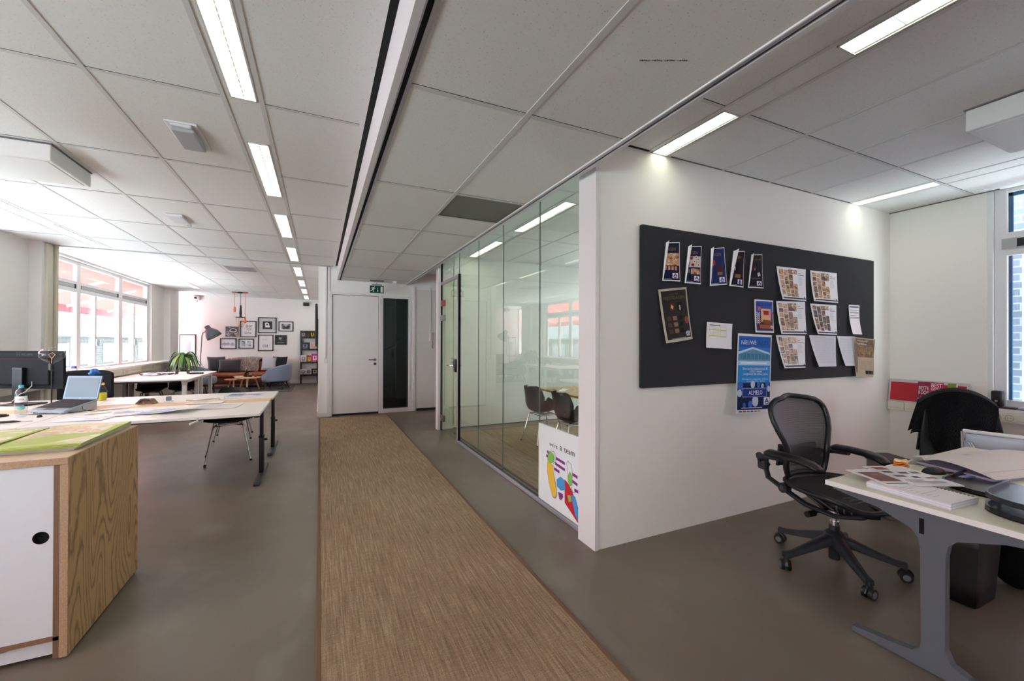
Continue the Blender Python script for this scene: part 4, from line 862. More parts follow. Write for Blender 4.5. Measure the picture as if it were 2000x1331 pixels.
s.text('BEST', .565, .05, .70, .24, Wt); s.text('GETEST', .565, .28, .70, .38, Wt); s.text('BESTE', .565, .46, .70, .60, Wt); s.text('KOOP', .565, .63, .70, .82, Wt)
s.mb.build('printed_face', o, fix=False)
o = thing('speaker', 'small black upright speaker on the right window sill', 'speaker', (5.475, 1.515, .8305)); mb = MB(); mb.box(-.03, .03, -.035, .035, .012, .15, BLACK, .012, 3); mb.build('body', o, 40)
mb = MB(); mb.cyl((-.031, 0, .06), (-.028, 0, .06), .010, CHROME); mb.build('badge', o); mb = MB(); mb.box(-.06, .05, -.12, .06, 0, .012, BLACK, .004); mb.build('foot', o); mb = MB(); mb.tube([(-.03, .05, .02), (-.04, .09, .035), (-.05, .13, .02), (-.085, .17, -.03), (-.085, .18, -.06)], .004, BLACK); mb.build('cable', o)
o = thing('laptop', 'closed silver laptop at the right end of the window sill', 'laptop', (5.47, 1.28, .8305)); mb = MB(); mb.box(-.07, .07, -.22, .1, 0, .012, mat('9fa0a6', .4, .5), .003); mb.build('base', o); mb = MB(); mb.box(-.07, .07, -.22, .1, .0125, .022, mat('c5c6cc', .35, .6), .003); mb.build('lid', o)
def socket(x, y, z_, lb):
    o = thing('wall_socket', lb, 'socket', (x, y, z_)); mb = MB(); mb.box(-.006, 0, -.075, .075, -.036, .036, mat('dcd8c8', .4), .004); mb.build('plate', o)
    for q in (-.036, .036):
        mb = MB(); mb.tube([(-.007, q+.024*math.cos(a), .024*math.sin(a)) for a in [2*math.pi*i/20 for i in range(20)]], .0025, mat('a9a594', .5), closed=True)
        for e in (-.009, .009): mb.cyl((-.008, q+e, 0), (-.004, q+e, 0), .003, SLOT, seg=8)
        mb.build('outlet', o)
socket(XR-.0755, 1.46, .757, 'double cream socket on the trunking just below the speaker cable')
socket(XR-.0755, 1.18, .757, 'double cream socket on the trunking at the right edge')
mat0 = mat
def mat(c, rough=.5, *a, **k):
    return mat0(c, rough, *a, **k) if a or k else mat0(c, max(rough, .6), 0, .12)
# ================================================================== pin board and what hangs on it
BY = 2.235
o = thing('pin_board', 'large dark grey pin board on the white wall', 'pin board', (3.56, 2.279, 1.65)); FELT = mat('2f3034', .95, 0, .1, bump=.15, bscale=500, name='grey_felt', sheen=.1)
mb = MB(); mb.box(-1.51, 1.515, -.036, 0, -.575, .582, FELT, .008, 3); mb.build('felt_panel', o)
NAVY = mat('121a38', .4); NAV2 = mat('1b2a5e', .4); GOLD = mat('8a6a3a', .4); ABL = mat('2a4a9c', .4); BRD = mat('c87f86', .5); Wp = mat('f0f0f2', .5)
FOOD = [m_photo(50+i, p, 34) for i, p in enumerate((['3a2418', 'b8702c', 'e2b878', '8a3a1e', 'f0ead8', '5a4a2a'], ['2a2a1a', '7a8a3a', 'd8c890', 'a85a2a', '3a2018'], ['1a1412', '4a3020', 'a8784a', '6a7040', 'e0d8c0'], ['101010', '3a3028', '7a6a58', '201814']))]
def logo(s, u0, v0, u1, v1, edge=BRD):
    s.rect(u0, v0, u1, v1, edge, 1, 1); du, dv = (u1-u0), (v1-v0); s.rect(u0+du*.05, v0+dv*.04, u1-du*.05, v1-dv*.04, Wp, 1, 1)
    q = lambda a, b: (u0+du*a, v0+dv*b)
    s.poly([q(.42, .10), q(.60, .10), q(.32, .74), q(.12, .74)], ABL); s.poly([q(.42, .10), q(.58, .10), q(.90, .74), q(.70, .74)], ABL); s.poly([q(.36, .50), q(.64, .50), q(.68, .60), q(.32, .60)], ABL)
    s.rect(u0+du*.2, v0+dv*.8, u1-du*.2, v0+dv*.92, ABL, 1, 1)
def hang(name, label, cat, TL, TR, BR, BL, bulge=.015, tilt=.0, group=None, lift=None, curl=0):
    """paper pinned by its top edge; corners are (x, z) on the board"""
    cx, cz = sum(p[0] for p in (TL, TR, BR, BL))/4, sum(p[1] for p in (TL, TR, BR, BL))/4
    o = thing(name, label, cat, (cx, BY, cz), 0, group)
    def P(u, v):
        x = (TL[0]*(1-u)+TR[0]*u)*(1-v)+(BL[0]*(1-u)+BR[0]*u)*v-cx; z_ = (TL[1]*(1-u)+TR[1]*u)*(1-v)+(BL[1]*(1-u)+BR[1]*u)*v-cz
        d = .004+tilt*v**2+bulge*math.sin(math.pi*min(1, max(0, u)))*(.3+.7*v)+curl*max(0, (1-u)*v)**2*.5
        return Vector((x, -d, z_))
    s = Sheet(P); return o, s
def fin(o, s, name='printed_sheet', solid=0): x = s.mb.build(name, o, fix=False, solid=solid); return x
fl = [((2.256, 2.12), (2.392, 2.137), (2.386, 1.845), (2.209, 1.839), 'flyer with fries and a striped food photo, first from the left in the top row'),
      ((2.476, 2.114), (2.618, 2.13), (2.596, 1.837), (2.427, 1.837), 'flyer with white bagel rings on red fruit, second from the left in the top row'),
      ((2.716, 2.121), (2.866, 2.146), (2.885, 1.853), (2.691, 1.832), 'blue flyer with small red and gold pack, third from the left in top row'),
      ((2.969, 2.126), (3.104, 2.14), (3.072, 1.841), (2.905, 1.845), 'flyer with a black bottle and gold label, fourth from the left in the top row'),
      ((3.184, 2.118), (3.322, 2.133), (3.321, 1.848), (3.126, 1.842), 'darkest flyer with small white shapes, rightmost of the top row')]
for k, (TL, TR, BR, BL, lb) in enumerate(fl):
    o, s = hang('flyer', lb, 'flyer', TL, TR, BR, BL, .008, .012, 'curled flyers in the top row of the pin board'); s.base(Wp, 6, 10)
    s.rect(.0, .02, .96, .97, [NAVY, NAVY, NAV2, mat('0c1020', .4), mat('0c0f1c', .4)][k], 6, 8); s.text('AGEN', .12, .14, .70, .22, GOLD) if k < 4 else s.text('FEESTDAGEN', .12, .13, .85, .18, GOLD)
    if k == 0:
        s.rect(.05, .28, .93, .6, FOOD[0], 3, 3)
        for q in range(4): s.rect(.05+q*.2, .62, .18+q*.2, .72, mat('c98a70', .5), 1, 1)
    elif k == 1:
        s.rect(.02, .27, .94, .56, mat('c9c4c0', .4), 3, 3); s.rect(.04, .42, .2, .55, mat('9a2030', .4))
        for q, (a, b) in enumerate(((.3, .32), (.5, .41), (.75, .35), (.4, .5), (.8, .5), (.6, .3))):
            s.poly([(a+.10*math.cos(t), b+.045*math.sin(t)) for t in [2*math.pi*i/12 for i in range(12)]], mat('e6d9b8', .4) if q % 3 else mat('b83a2a', .4)); s.poly([(a+.04*math.cos(t), b+.018*math.sin(t)) for t in [2*math.pi*i/8 for i in range(8)]], NAVY)
        s.rect(.3, .6, .9, .75, FOOD[0]); s.rect(.05, .62, .25, .72, FOOD[3])
    elif k == 2: s.poly([(.16+.14*math.cos(t), .39+.09*math.sin(t)) for t in [2*math.pi*i/14 for i in range(14)]], mat('b0503a', .4)); s.rect(.4, .47, .72, .62, mat('4a1a20', .4)); s.rect(.42, .65, .72, .73, GOLD); s.rect(.1, .6, .13, .9, mat('5a6a8a', .4))
    elif k == 3: s.rect(.3, .3, .62, .65, mat('050608', .3)); s.rect(.3, .65, .72, .75, GOLD); s.rect(.28, .45, .31, .55, Wp)
    else: s.poly([(.32+.16*math.cos(t), .42+.08*math.sin(t)) for t in [2*math.pi*i/14 for i in range(14)]], mat('3a2418', .4)); s.poly([(.34, .4), (.42, .44), (.34, .48)], mat('c9903a', .4)); s.poly([(.55, .56), (.7, .52), (.8, .62), (.6, .66)], mat('c8ccd4', .4)); s.rect(.1, .7, .8, .71, mat('8a8a90', .4))
    logo(s, .50, .79, .86, .93); s.rect(.08, .945, .45, .955, mat('b0b4c0', .5)); fin(o, s)
    # margin rolled forward, its white back showing
    mb = MB(); W_ = (.030, .036, .026, .048, .022)[k]; c0 = o.location
    def flap(u, v, TL=TL, BL=BL, c0=c0, W_=W_):
        x = TL[0]*(1-v)+BL[0]*v-c0[0]; z_ = TL[1]*(1-v)+BL[1]*v-c0[2]; w_ = W_*(1-.75*v)
        return Vector((x+.006*math.sin(u*3), -.006-.012*v-w_*u, z_+.012*u*(1-v)))
    mb.grid(flap, 4, 8, Wp); mb.build('rolled_margin', o, fix=False)
o, s = hang('flyer', 'crumpled beige edged FEESTDAGEN poster hanging askew at the left', 'flyer', (2.184, 1.776), (2.459, 1.811), (2.502, 1.426), (2.242, 1.393), .01, .02)
s.base(mat('b9b2a0', .7), 8, 10); s.rect(.07, .04, .95, .95, mat('2b2a28', .45), 6, 8); s.text('FEESTDAGEN', .14, .15, .88, .21, mat('6a5a40', .5)); s.text('voor de', .34, .08, .65, .13, mat('5a4a34', .5)); s.rect(.3, .27, .48, .42, mat('4a2c18', .5)); s.poly([(.36, .3), (.44, .34), (.4, .4), (.34, .36)], mat('d8a878', .5)); s.rect(.58, .27, .75, .44, mat('101010', .5)); s.rect(.64, .33, .68, .42, mat('d0ccc0', .5))
for q in range(9): s.rect(.16+.2*(q % 3), .52+.12*(q//3), .30+.2*(q % 3), .60+.12*(q//3), [mat('5a3a30', .5), mat('1a1614', .5), mat('8a6a5a', .5)][(q*2) % 3], 1, 1)
s.poly([(.86+.09*math.cos(t), .62+.07*math.sin(t)) for t in [2*math.pi*i/12 for i in range(12)]], mat('8a4a34', .5)); logo(s, .76, .83, .91, .92, mat('888888', .5)); s.rect(.2, .935, .7, .945, mat('a0a0a0', .5)); fin(o, s, solid=.001)
o, s = hang('paper', 'white sheet with two yellow highlighted table rows', 'paper', (2.676, 1.557), (2.961, 1.548), (2.94, 1.348), (2.656, 1.361), .012, .01); s.base(Wp, 8, 6); YL = mat('e3dc3a', .5); LG = mat('a9adb8', .6)
for q in range(9): s.rect(.08, .12+q*.055, .74, .125+q*.055, LG, 3, 1)
for q in (.27, .5): s.rect(.08, q, .74, q+.035, YL, 3, 1)
for q in (.08, .24, .5, .74): s.rect(q, .12, q+.004, .56, LG, 1, 1)
s.rect(.1, .09, .5, .12, mat('55565a', .5)); fin(o, s)
cards = [((3.507, 2.05), (3.914, 2.053), (3.906, 1.77), (3.552, 1.77), 'food card with salads and dark berries, top left of the six sheet block', [1, 0, 2]),
         ((3.982, 2.051), (4.396, 2.055), (4.40, 1.774), (3.997, 1.774), 'food card with blue and pale dishes, top right of the sheet block', [0, 2, 1]),
         ((3.503, 1.754), (3.906, 1.764), (3.912, 1.478), (3.536, 1.475), 'food card with cheese board and green vegetables, middle left of the sheet block', [1, 2, 0]),
         ((3.982, 1.753), (4.39, 1.754), (4.385, 1.476), (4.053, 1.481), 'food card with mostly dark photos, middle right of the sheet block', [3, 3, 2]),
         ((3.499, 1.465), (3.907, 1.463), (3.898, 1.181), (3.578, 1.184), 'food card with orange brown dishes, bottom left of the sheet block', [0, 2, 0])]
for k, (TL, TR, BR, BL, lb, fs) in enumerate(cards):
    o, s = hang('food_card', lb, 'paper', TL, TR, BR, BL, .006, .01, 'food cards pinned in two columns', curl=.03); s.base(Wp, 8, 8); rr = random.Random(k)
    for c in range(4):
        v = .06+.02*(c % 2); 
        while v < .86:
            hh = rr.choice((.13, .18, .24)); e = min(.89, v+hh)
            if not (c == 3 and v < .3): s.rect(.06+c*.155, v, .195+c*.155+(.155 if c == 2 and v < .2 else 0), e, FOOD[fs[rr.randrange(3)]], 1, 1)
            v = e+.02
    s.rect(.70, .14, .80, .155, mat('55555a', .5), 1, 1); s.rect(.70, .20, .92, .215, mat('33333a', .5), 1, 1)
    for q in range(8): s.rect(.70, .27+q*.035, .70+.12+.08*rr.random(), .277+q*.035, LG, 1, 1)
    s.rect(.04, .925, .98, .96, NAVY, 3, 1); s.poly([(.88, .94), (.91, .86), (.95, .94)], NAV2); fin(o, s)
for k, (TL, TR, BR, BL, lb) in enumerate((((3.966, 1.469), (4.381, 1.465), (4.371, 1.182), (4.072, 1.186), 'printed grey table sheet in the bottom row, uncovered'), ((4.401, 1.466), (4.70, 1.464), (4.70, 1.181), (4.492, 1.185), 'printed grey table sheet partly covered by the newspaper cutting'))):
    o, s = hang('table_sheet', lb, 'paper', TL, TR, BR, BL, .006, .01, None, curl=.03); s.base(mat('dcdee4', .6), 8, 8)
    for q in range(20): s.rect(.08, .07+q*.042, .93, .075+q*.042, mat('a4a8b2', .6), 3, 1)
    for q in range(7): s.rect(.48+q*.065, .07, .485+q*.065, .93, mat('b4b8c0', .6), 1, 3)
    fin(o, s)
o, s = hang('newspaper_cutting', 'yellowed newspaper cutting curling over the right edge of the board', 'newspaper', (4.674, 1.459), (5.068, 1.437), (4.989, 1.061), (4.681, 1.077), .02, .02); NP = mat('b8a992', .8)
s.base(NP, 10, 10); s.rect(.08, .03, .97, .5, m_photo(71, ['3a2616', '6a4a2c', 'a07a4a', '2a1c12', '8a6234'], 14), 5, 4); s.text('buitenkansjes', .14, .06, .6, .11, mat('e0d8c8', .6)); s.text('voor iedereen', .14, .13, .55, .18, mat('e0d8c8', .6))
for q in range(9): s.rect(.18, .56+q*.03, .5, .565+q*.03, mat('7a6c5a', .8), 1, 1); s.rect(.55, .56+q*.03, .9, .565+q*.03, mat('7a6c5a', .8), 1, 1)
for q in range(3): s.rect(.42+q*.18, .84, .56+q*.18, .93, mat('3a2c28', .7), 1, 1)
fin(o, s, solid=.001)
mb = MB(); mb.grid(lambda u, v: Vector((-.18-.012*u+.05*v*v, -.012-.03*math.sin(3*v)*u, .19-.39*v)), 3, 8, mat('a59781', .8)); mb.build('second_leaf', o)
o, s = hang('paper', 'narrow white printed slip at the right of the board', 'paper', (4.595, 1.767), (4.781, 1.77), (4.744, 1.483), (4.585, 1.485), .004, .04); s.base(Wp, 6, 8); s.rect(.04, .05, .9, .09, NAVY)
for q in (.17, .24, .27, .36, .42, .45): s.rect(.06, q, .9, q+.012, mat('4a4c56', .6), 2, 1)
fin(o, s)
o, s = hang('poster', 'small blue BESTE KOOP poster above the big blue poster', 'poster', (3.223, 1.756), (3.462, 1.755), (3.46, 1.483), (3.224, 1.485), .004, .01); s.base(Wp, 6, 6)
s.rect(.06, .04, .96, .95, mat('3a5ab0', .4), 4, 4); s.text('BESTE KOOP', .12, .10, .90, .19, NAVY); s.rect(.08, .5, .95, .93, mat('5a3a4a', .4)); s.rect(.32, .27, .85, .68, mat('e0b08a', .4)); s.rect(.45, .33, .74, .46, mat('b02a2a', .4)); s.rect(.16, .22, .32, .34, mat('b8606a', .4))
for a in range(5):
    for b in range(6): s.rect(.07+.035*a, .38+.06*b+.03*(a % 2), .10+.035*a, .41+.06*b+.03*(a % 2), Wp, 1, 1)
s.rect(.4, .62, .8, .74, mat('8a4a2a', .4)); s.rect(.2, .76, .8, .88, mat('a0603a', .4)); s.poly([(.9+.06*math.cos(t), .4+.04*math.sin(t)) for t in [2*math.pi*i/10 for i in range(10)]], mat('c84a4a', .4)); logo(s, .78, .78, .93, .88); fin(o, s)
o, s = hang('poster', 'tall blue NIEUWE ALDI poster for Almelo hanging below the board edge', 'poster', (3.026, 1.475), (3.447, 1.464), (3.408, .824), (2.984, .838), .012, .012)
SKYB = mat('2f74c4', .3); s.base(Wp, 8, 14); s.rect(.03, .03, .97, .96, SKYB, 6, 12); s.rect(.03, .03, .97, .17, mat('1f5cb0', .3), 4, 2); s.rect(.03, .40, .97, .62, mat('2a8ad0', .3), 4, 3)
s.text('NIEUWE', .10, .085, .52, .135, Wp); s.text('ALDI', .56, .085, .92, .135, mat('23408c', .4))
s.poly([(.05, .25), (.4, .18), (.62, .19), (.95, .25), (.95, .34), (.05, .34)], mat('5a94b4', .3)); s.poly([(.03, .23), (.42, .165), (.95, .235), (.95, .26), (.42, .19), (.03, .26)], mat('c4dcec', .3)); s.rect(.1, .25, .9, .32, mat('3f7a9c', .3), 3, 1)
for q in range(7): s.rect(.14+.11*q, .25, .145+.11*q, .32, mat('9cc4d4', .3), 1, 1)
s.rect(.03, .34, .97, .40, mat('a9d0ec', .3), 4, 1); s.rect(.1, .36, .85, .38, Wp, 3, 1)
s.text('Bornerbroeksestraat 81', .16, .425, .88, .455, Wp); s.text('OPEN VANAF', .34, .465, .70, .49, Wp); s.text('VRIJDAG 28 APRIL 2018', .16, .50, .88, .53, Wp); s.text('Maandag t/m vrijdag 08.00 - 20.00 uur', .14, .565, .90, .585, Wp); s.text('en zaterdag 08.00 - 18.00 uur', .26, .592, .80, .61, Wp)
s.rect(.03, .62, .97, .955, mat('15204a', .4), 4, 4)
for a, b, r_, c in ((.1, .66, .07, 'b'), (.08, .75, .06, 'w'), (.43, .64, .06, 'w'), (.6, .64, .05, 'b'), (.72, .66, .04, 'w'), (.88, .64, .06, 'b'), (.92, .7, .05, 'w'), (.5, .85, .09, 'w'), (.36, .89, .06, 'b'), (.2, .9, .04, 'b')): s.poly([(a+r_*math.cos(t), b+r_*.8*math.sin(t)) for t in [2*math.pi*i/14 for i in range(14)]], mat('c4d0e4', .3) if c == 'w' else mat('3a6ac0', .3))
s.rect(.15, .685, .86, .80, mat('8aa4d0', .3), 2, 1); s.rect(.165, .692, .845, .793, mat('233a86', .3), 2, 1); s.text('ALMELO', .31, .715, .71, .770, Wp); logo(s, .76, .81, .95, .905, mat('ffffff', .4))
s.rect(.12, .93, .7, .938, Wp, 2, 1)
for q, c in enumerate(('2a2a2a', 'a03a2a', '3a6a9a', '8a2a6a', '6a8a2a', 'c09a2a')): s.rect(.06+.1*q, .97, .14+.1*q, .985, mat(c, .5), 1, 1)
fin(o, s)

# ---- drawing behind the glass
o = thing('picture', 'white glass board with colourful WE\'RE A TEAM drawing at the foot of the partition', 'picture', (1.7225, 3.15, .055)); Hh, Wd = .645, .665
mb = MB(); mb.box(0, .016, -Wd, 0, 0, Hh, mat('dfe5e4', .25), .003); mb.build('board', o)
s = Sheet(flat((-.0005, 0, Hh), (0, -Wd, 0), (0, 0, -Hh))); s.base(mat('eaf1f3', .2, 0, .3), 1, 1); PU = mat('8e3a8e', .5); RE = mat('c0323c', .5); BU = mat('4c9cd4', .5); YE = mat('e8c04a', .5); GR = mat('86bf5a', .5); INK = mat('1d1d22', .5)
def band(pts, w_, m):
    s.n += 1
    for (a, b), (c, d) in zip(pts, pts[1:]):
        dx, dy = c-a, d-b; L = math.hypot(dx, dy) or 1; nx, ny = -dy/L*w_/2, dx/L*w_/2
        s.mb.quad([s.pt(u, v, .0008+.00012*min(s.n, 14)) for u, v in ((a+nx, b+ny), (c+nx, d+ny), (c-nx, d-ny), (a-nx, b-ny))], m)
for t, u0, u1 in (("we're", .28, .47), ('a', .53, .57), ('team', .62, .84)): s.text(t, u0, .185, u1, .24, INK)
for a, b, c, d in ((.22, .335, .26, .33), (.2, .39, .25, .385), (.44, .36, .64, .375), (.42, .43, .64, .45), (.40, .50, .52, .51), (.8, .45, .9, .46), (.8, .53, .9, .545), (.84, .62, .92, .62), (.47, .66, .55, .68)): band([(a, b), (c, d)], .035, PU)
s.poly([(.49, .76), (.6, .75), (.6, .79), (.56, .84), (.52, .84)], PU)
s.poly([(.23, .46), (.29, .44), (.37, .47), (.40, .62), (.44, .72), (.45, .82), (.42, .86), (.36, .85), (.28, .72), (.24, .6)], YE)
s.poly([(.24, .44), (.26, .35), (.31, .31), (.38, .32), (.41, .36), (.40, .42), (.34, .45), (.28, .47)], GR)
s.poly([(.64, .56), (.72, .59), (.8, .66), (.88, .75), (.93, .98), (.70, .87), (.64, .84)], RE); s.poly([(.46, .62), (.55, .56), (.64, .58), (.65, .68), (.56, .72), (.47, .70)], BU); s.poly([(.78, .70), (.85, .69), (.92, .80), (.93, .96), (.86, .90)], BU)
s.poly([(.70, .50), (.75, .43), (.79, .47), (.80, .58), (.75, .61), (.71, .57)], GR); s.poly([(.70, .73), (.76, .71), (.79, .77), (.73, .80)], GR)
band([(.24, .44), (.25, .36), (.31, .30), (.39, .29), (.44, .34), (.43, .41), (.37, .45)], .006, INK); band([(.23, .47), (.24, .6), (.28, .73), (.36, .86), (.42, .87), (.46, .82), (.45, .72), (.40, .6)], .005, INK); band([(.70, .48), (.68, .36), (.71, .32), (.78, .35), (.80, .45), (.79, .5)], .005, INK); band([(.77, .60), (.81, .66), (.86, .64), (.84, .60)], .005, INK); band([(.46, .62), (.55, .56), (.64, .58), (.65, .68), (.56, .72), (.47, .70), (.46, .62)], .005, INK); band([(.32, .38), (.37, .40), (.35, .36)], .008, INK); band([(.38, .47), (.43, .5), (.41, .53)], .004, INK)
s.mb.build('drawing', o, fix=False)

# ================================================================== ceiling devices, signs
o = thing('exit_sign', 'green and white running man exit sign hanging from the corridor ceiling', 'exit sign', (.96, 8.08, 2.30)); GX = mat('0f4a36', .4)
mb = MB(); mb.box(-.13, .13, -.006, .006, 0, .145, mat('e6e9e6', .4)); mb.box(-.09, .09, -.02, .02, .145, .17, mat('9aa8a2', .3, .5), .004); mb.cyl((0, 0, .17), (0, 0, .23), .006, STEEL); mb.build('sign_plate', o)
s = Sheet(flat((-.125, -.0065, .14), (.25, 0, 0), (0, 0, -.135))); s.base(GX, 1, 1); s.rect(.77, .12, .93, .9, Wp, 1, 1)
s.poly([(.44, .1), (.5, .1), (.5, .6), (.44, .6)], GX) ; s.rect(.55, .22, .575, .72, Wp, 1, 1); s.poly([(.5, .66), (.625, .66), (.5625, .86)], Wp)
for q in ([(.30, .10), (.35, .10), (.36, .2), (.31, .22)], [(.20, .22), (.31, .24), (.34, .32), (.24, .52), (.18, .48)], [(.06, .36), (.18, .24), (.21, .28), (.09, .42)], [(.29, .32), (.33, .30), (.40, .42), (.37, .46)], [(.18, .48), (.24, .5), (.16, .72), (.04, .74), (.04, .68), (.12, .66)], [(.22, .48), (.27, .5), (.32, .64), (.30, .88), (.25, .88), (.26, .68)]): s.poly(q, Wp)
s.mb.build('pictogram', o, fix=False)
mb = MB(); mb.box(-.125, .125, -.035, .035, .215, .245, STEEL, .01, 3); mb.build('lamp_housing', o)
def ceil_dev(name, label, cat, x, y, z_, fn, group=None): o = thing(name, label, cat, (x, y, z_), 0, group); fn(o); return o
def f_el(o):
    mb = MB(); mb.box(-.085, .085, -.20, .20, -.012, -.001, mat('e6e6e8', .4), .004); mb.build('frame', o); mb = MB(); mb.box(-.065, .065, -.16, .15, -.045, -.012, mat('b4b5b9', .25), .012, 3); mb.build('cover', o)
    mb = MB(); mb.box(-.055, .055, -.195, -.165, -.03, -.012, mat('d9d9db', .3), .006); mb.build('connector', o)
ceil_dev('emergency_light', 'rectangular emergency light with a grey translucent cover on the left ceiling', 'light', -.80, 3.42, C, f_el)
def f_el2(o): mb = MB(); mb.box(-.075, .075, -.18, .18, -.03, -.001, mat('dcdcde', .4), .008); mb.build('cover', o); mb = MB(); mb.box(.04, .075, .15, .18, -.045, -.03, mat('b9b9bb', .4)); mb.build('end_clip', o)
ceil_dev('emergency_light', 'flat white emergency light further along the left ceiling', 'light', -1.44, 5.77, C, f_el2)
def f_dome(o): mb = MB(); mb.cyl((0, 0, -.012), (0, 0, -.001), .055, mat('e6e4e0', .4), seg=24); mb.build('base', o, 40); mb = MB(); mb.lathe([(.045, -.012), (.044, -.035), (.03, -.048), (.0, -.05)], mat('e0dedb', .4)); mb.build('dome', o, 40)
ceil_dev('smoke_detector', 'round white detector on the corridor ceiling right of the exit sign', 'smoke detector', 1.30, 8.1, CC, f_dome)
def f_vent(o): mb = MB(); mb.box(-.25, .25, -.30, .30, -.008, -.001, mat('c9c9cb', .5), .003); mb.build('frame', o); mb = MB(); mb.box(-.22, .22, -.27, .27, -.012, -.008, mat('a9aaad', .5)); mb.build('grille', o)
ceil_dev('ceiling_vent', 'grey ceiling vent past the seam, left of the lounge light row', 'vent', -1.37, 9.3, C, f_vent)
def ac(label, x0, x1, y0, y1, z0):
    o = thing('ceiling_unit', label, 'air conditioner', ((x0+x1)/2, (y0+y1)/2, C)); w_, d = (x1-x0)/2, (y1-y0)/2; W = mat('e8e8e6', .45)
    mb = MB(); mb.box(-w_, w_, -d, d, z0-C, -.008, W, .006); mb.build('housing', o); mb = MB(); mb.box(-w_-.006, w_+.006, -d-.006, d+.006, -.008, -.0005, mat('77777a', .6)); mb.build('mounting_frame', o)
    mb = MB(); mb.box(-w_+.03, w_-.03, -d+.03, d-.03, z0-C-.004, z0-C, W, .002); mb.build('front_panel', o)
ac('white ceiling unit box hanging at the left edge', -2.34, -1.71, 3.97, 4.53, 2.655); ac('white ceiling unit box hanging at the right edge', 3.44, 4.10, .40, 1.08, 2.645)
o = thing('ceiling_tile_crack', 'thin dark scratch in a corridor ceiling tile', 'scratch', (1.17, 1.30, CC-.0006)); mb = MB()
for q in range(24):
    x = -.0+.0085*q; mb.box(x, x+.007, -.002*math.sin(q)-.0015-.0*q, .002*math.sin(q*2.1)+.002, -.0008, 0, mat('4a4238', .9))
mb.build('scratch', o); o.rotation_euler.z = R(-25)
o = thing('intercom', 'white wall intercom handset with hanging keys beside the far door', 'intercom', (2.06, YD-.013, 1.50)); mb = MB(); mb.box(-.04, .05, -.03, 0, -.10, .10, mat('e6e4e0', .4), .008); mb.build('base', o); mb = MB(); mb.box(-.035, .0, -.055, -.03, -.09, .09, mat('f0eeea', .4), .01); mb.build('handset', o); mb = MB(); mb.tube([(.02, -.02, -.10), (.03, -.03, -.14), (.02, -.02, -.2), (.03, -.025, -.24)], .007, mat('77706a', .4, .5)); mb.build('keys', o)
o = thing('wall_speaker', 'small black speaker high on the lounge wall', 'speaker', (-.42, YF-.005, 2.62)); mb = MB(); mb.box(-.09, .09, -.11, -.02, -.055, .055, BLACK, .01); mb.build('cabinet', o); mb = MB(); mb.box(-.02, .02, -.02, 0, -.02, .06, BLACKM); mb.build('bracket', o)
o = thing('projector', 'small white device with dark lens high on the lounge wall', 'device', (-3.40, YF-.005, 2.68)); mb = MB(); mb.box(-.11, .11, -.2, 0, -.06, .06, mat('cfcac8', .4), .02); mb.build('body', o); mb = MB(); mb.cyl((.03, -.2, 0), (.03, -.23, 0), .03, BLACK); mb.cyl((.05, -.1, -.06), (.05, -.1, -.12), .012, mat('a08a80', .5)); mb.build('lens', o)
o = thing('television', 'black television seen edge-on on the lounge partition', 'television', (-.032, 9.9, 1.72)); mb = MB(); mb.box(-.055, -.015, -.75, .75, -.43, .43, BLACK, .006); mb.build('case', o); mb = MB(); mb.box(-.058, -.0555, -.73, .73, -.41, .41, mat('05070a', .08)); mb.build('screen', o); mb = MB(); mb.box(-.015, 0, -.2, .2, -.15, .15, BLACKM); mb.build('bracket', o)
mat = mat0
# ================================================================== things on the near desks
zd = .7105
DKB = mat('0a0f18', .6, 0, .15, name='dark_blue_plastic'); 
o = thing('monitor', 'large black monitor seen from behind on the left desk', 'monitor', (-2.85, 6.20, zd), R(-26)); mb = MB()
mb.box(-.42, .42, -.01, .018, .17, .575, DKB, .006, 3); mb.build('case', o)
mb = MB(); mb.box(-.28, .30, -.045, -.01, .21, .50, mat('0a0f16', .6, 0, .15), .015, 3); mb.build('rear_housing', o)
s = Sheet(flat((-.09, -.0115, .545), (.18, 0, 0), (0, 0, -.022))); s.text('PHILIPS', 0, 0, 1, 1, mat('05070a', .4)); s.mb.build('brand_lettering', o, fix=False)
mb = MB(); mb.box(-.055, .055, -.085, -.045, .02, .40, mat('0b1119', .35), .008); mb.build('stand', o); mb = MB(); mb.box(-.14, .14, -.13, .09, .0005, .018, mat('0b1119', .35), .006); mb.build('base', o)
mb = MB(); mb.tube([(.12, -.045, .25), (.16, -.08, .21), (.12, -.1, .15), (.05, -.1, .12), (.0, -.12, .05)], .004, mat('9aa2ac', .5)); mb.build('cable', o)
o = thing('bulb_lamp', 'black table lamp with a big round clear bulb in front of the monitor', 'lamp', (-2.51, 5.87, zd)); mb = MB(); mb.cyl((0, 0, 0.0005), (0, 0, .012), .055, BLACK, seg=28); mb.build('base', o, 40)
mb = MB(); mb.cyl((0, 0, .01), (0, 0, .39), .0055, BLACK); mb.build('pole', o, 40); mb = MB(); mb.lathe([(.008, .37), (.024, .385), (.024, .43), (.020, .445), (0, .445)], BLACK); mb.build('socket', o, 40)
mb = MB(); mb.lathe([(.020, .445), (.028, .455), (.06, .475), (.092, .51), (.099, .54), (.092, .57), (.06, .605), (.02, .62), (0, .622)], CGLASS, 32); mb.build('glass_bulb', o, 180)
mb = MB(); mb.tube([(0, 0, .45), (0, 0, .50), (.025, 0, .54), (.0, .01, .56), (-.025, 0, .54), (0, 0, .50)], .0025, mat('c9a27a', .3, .6)); mb.build('filament', o)
o = thing('laptop', 'open laptop with blue grey screen on a sloping stand', 'laptop', (-2.23, 5.47, zd), R(-25)); GB = mat('6c7f96', .4, .3, name='laptop_grey'); 
mb = MB()
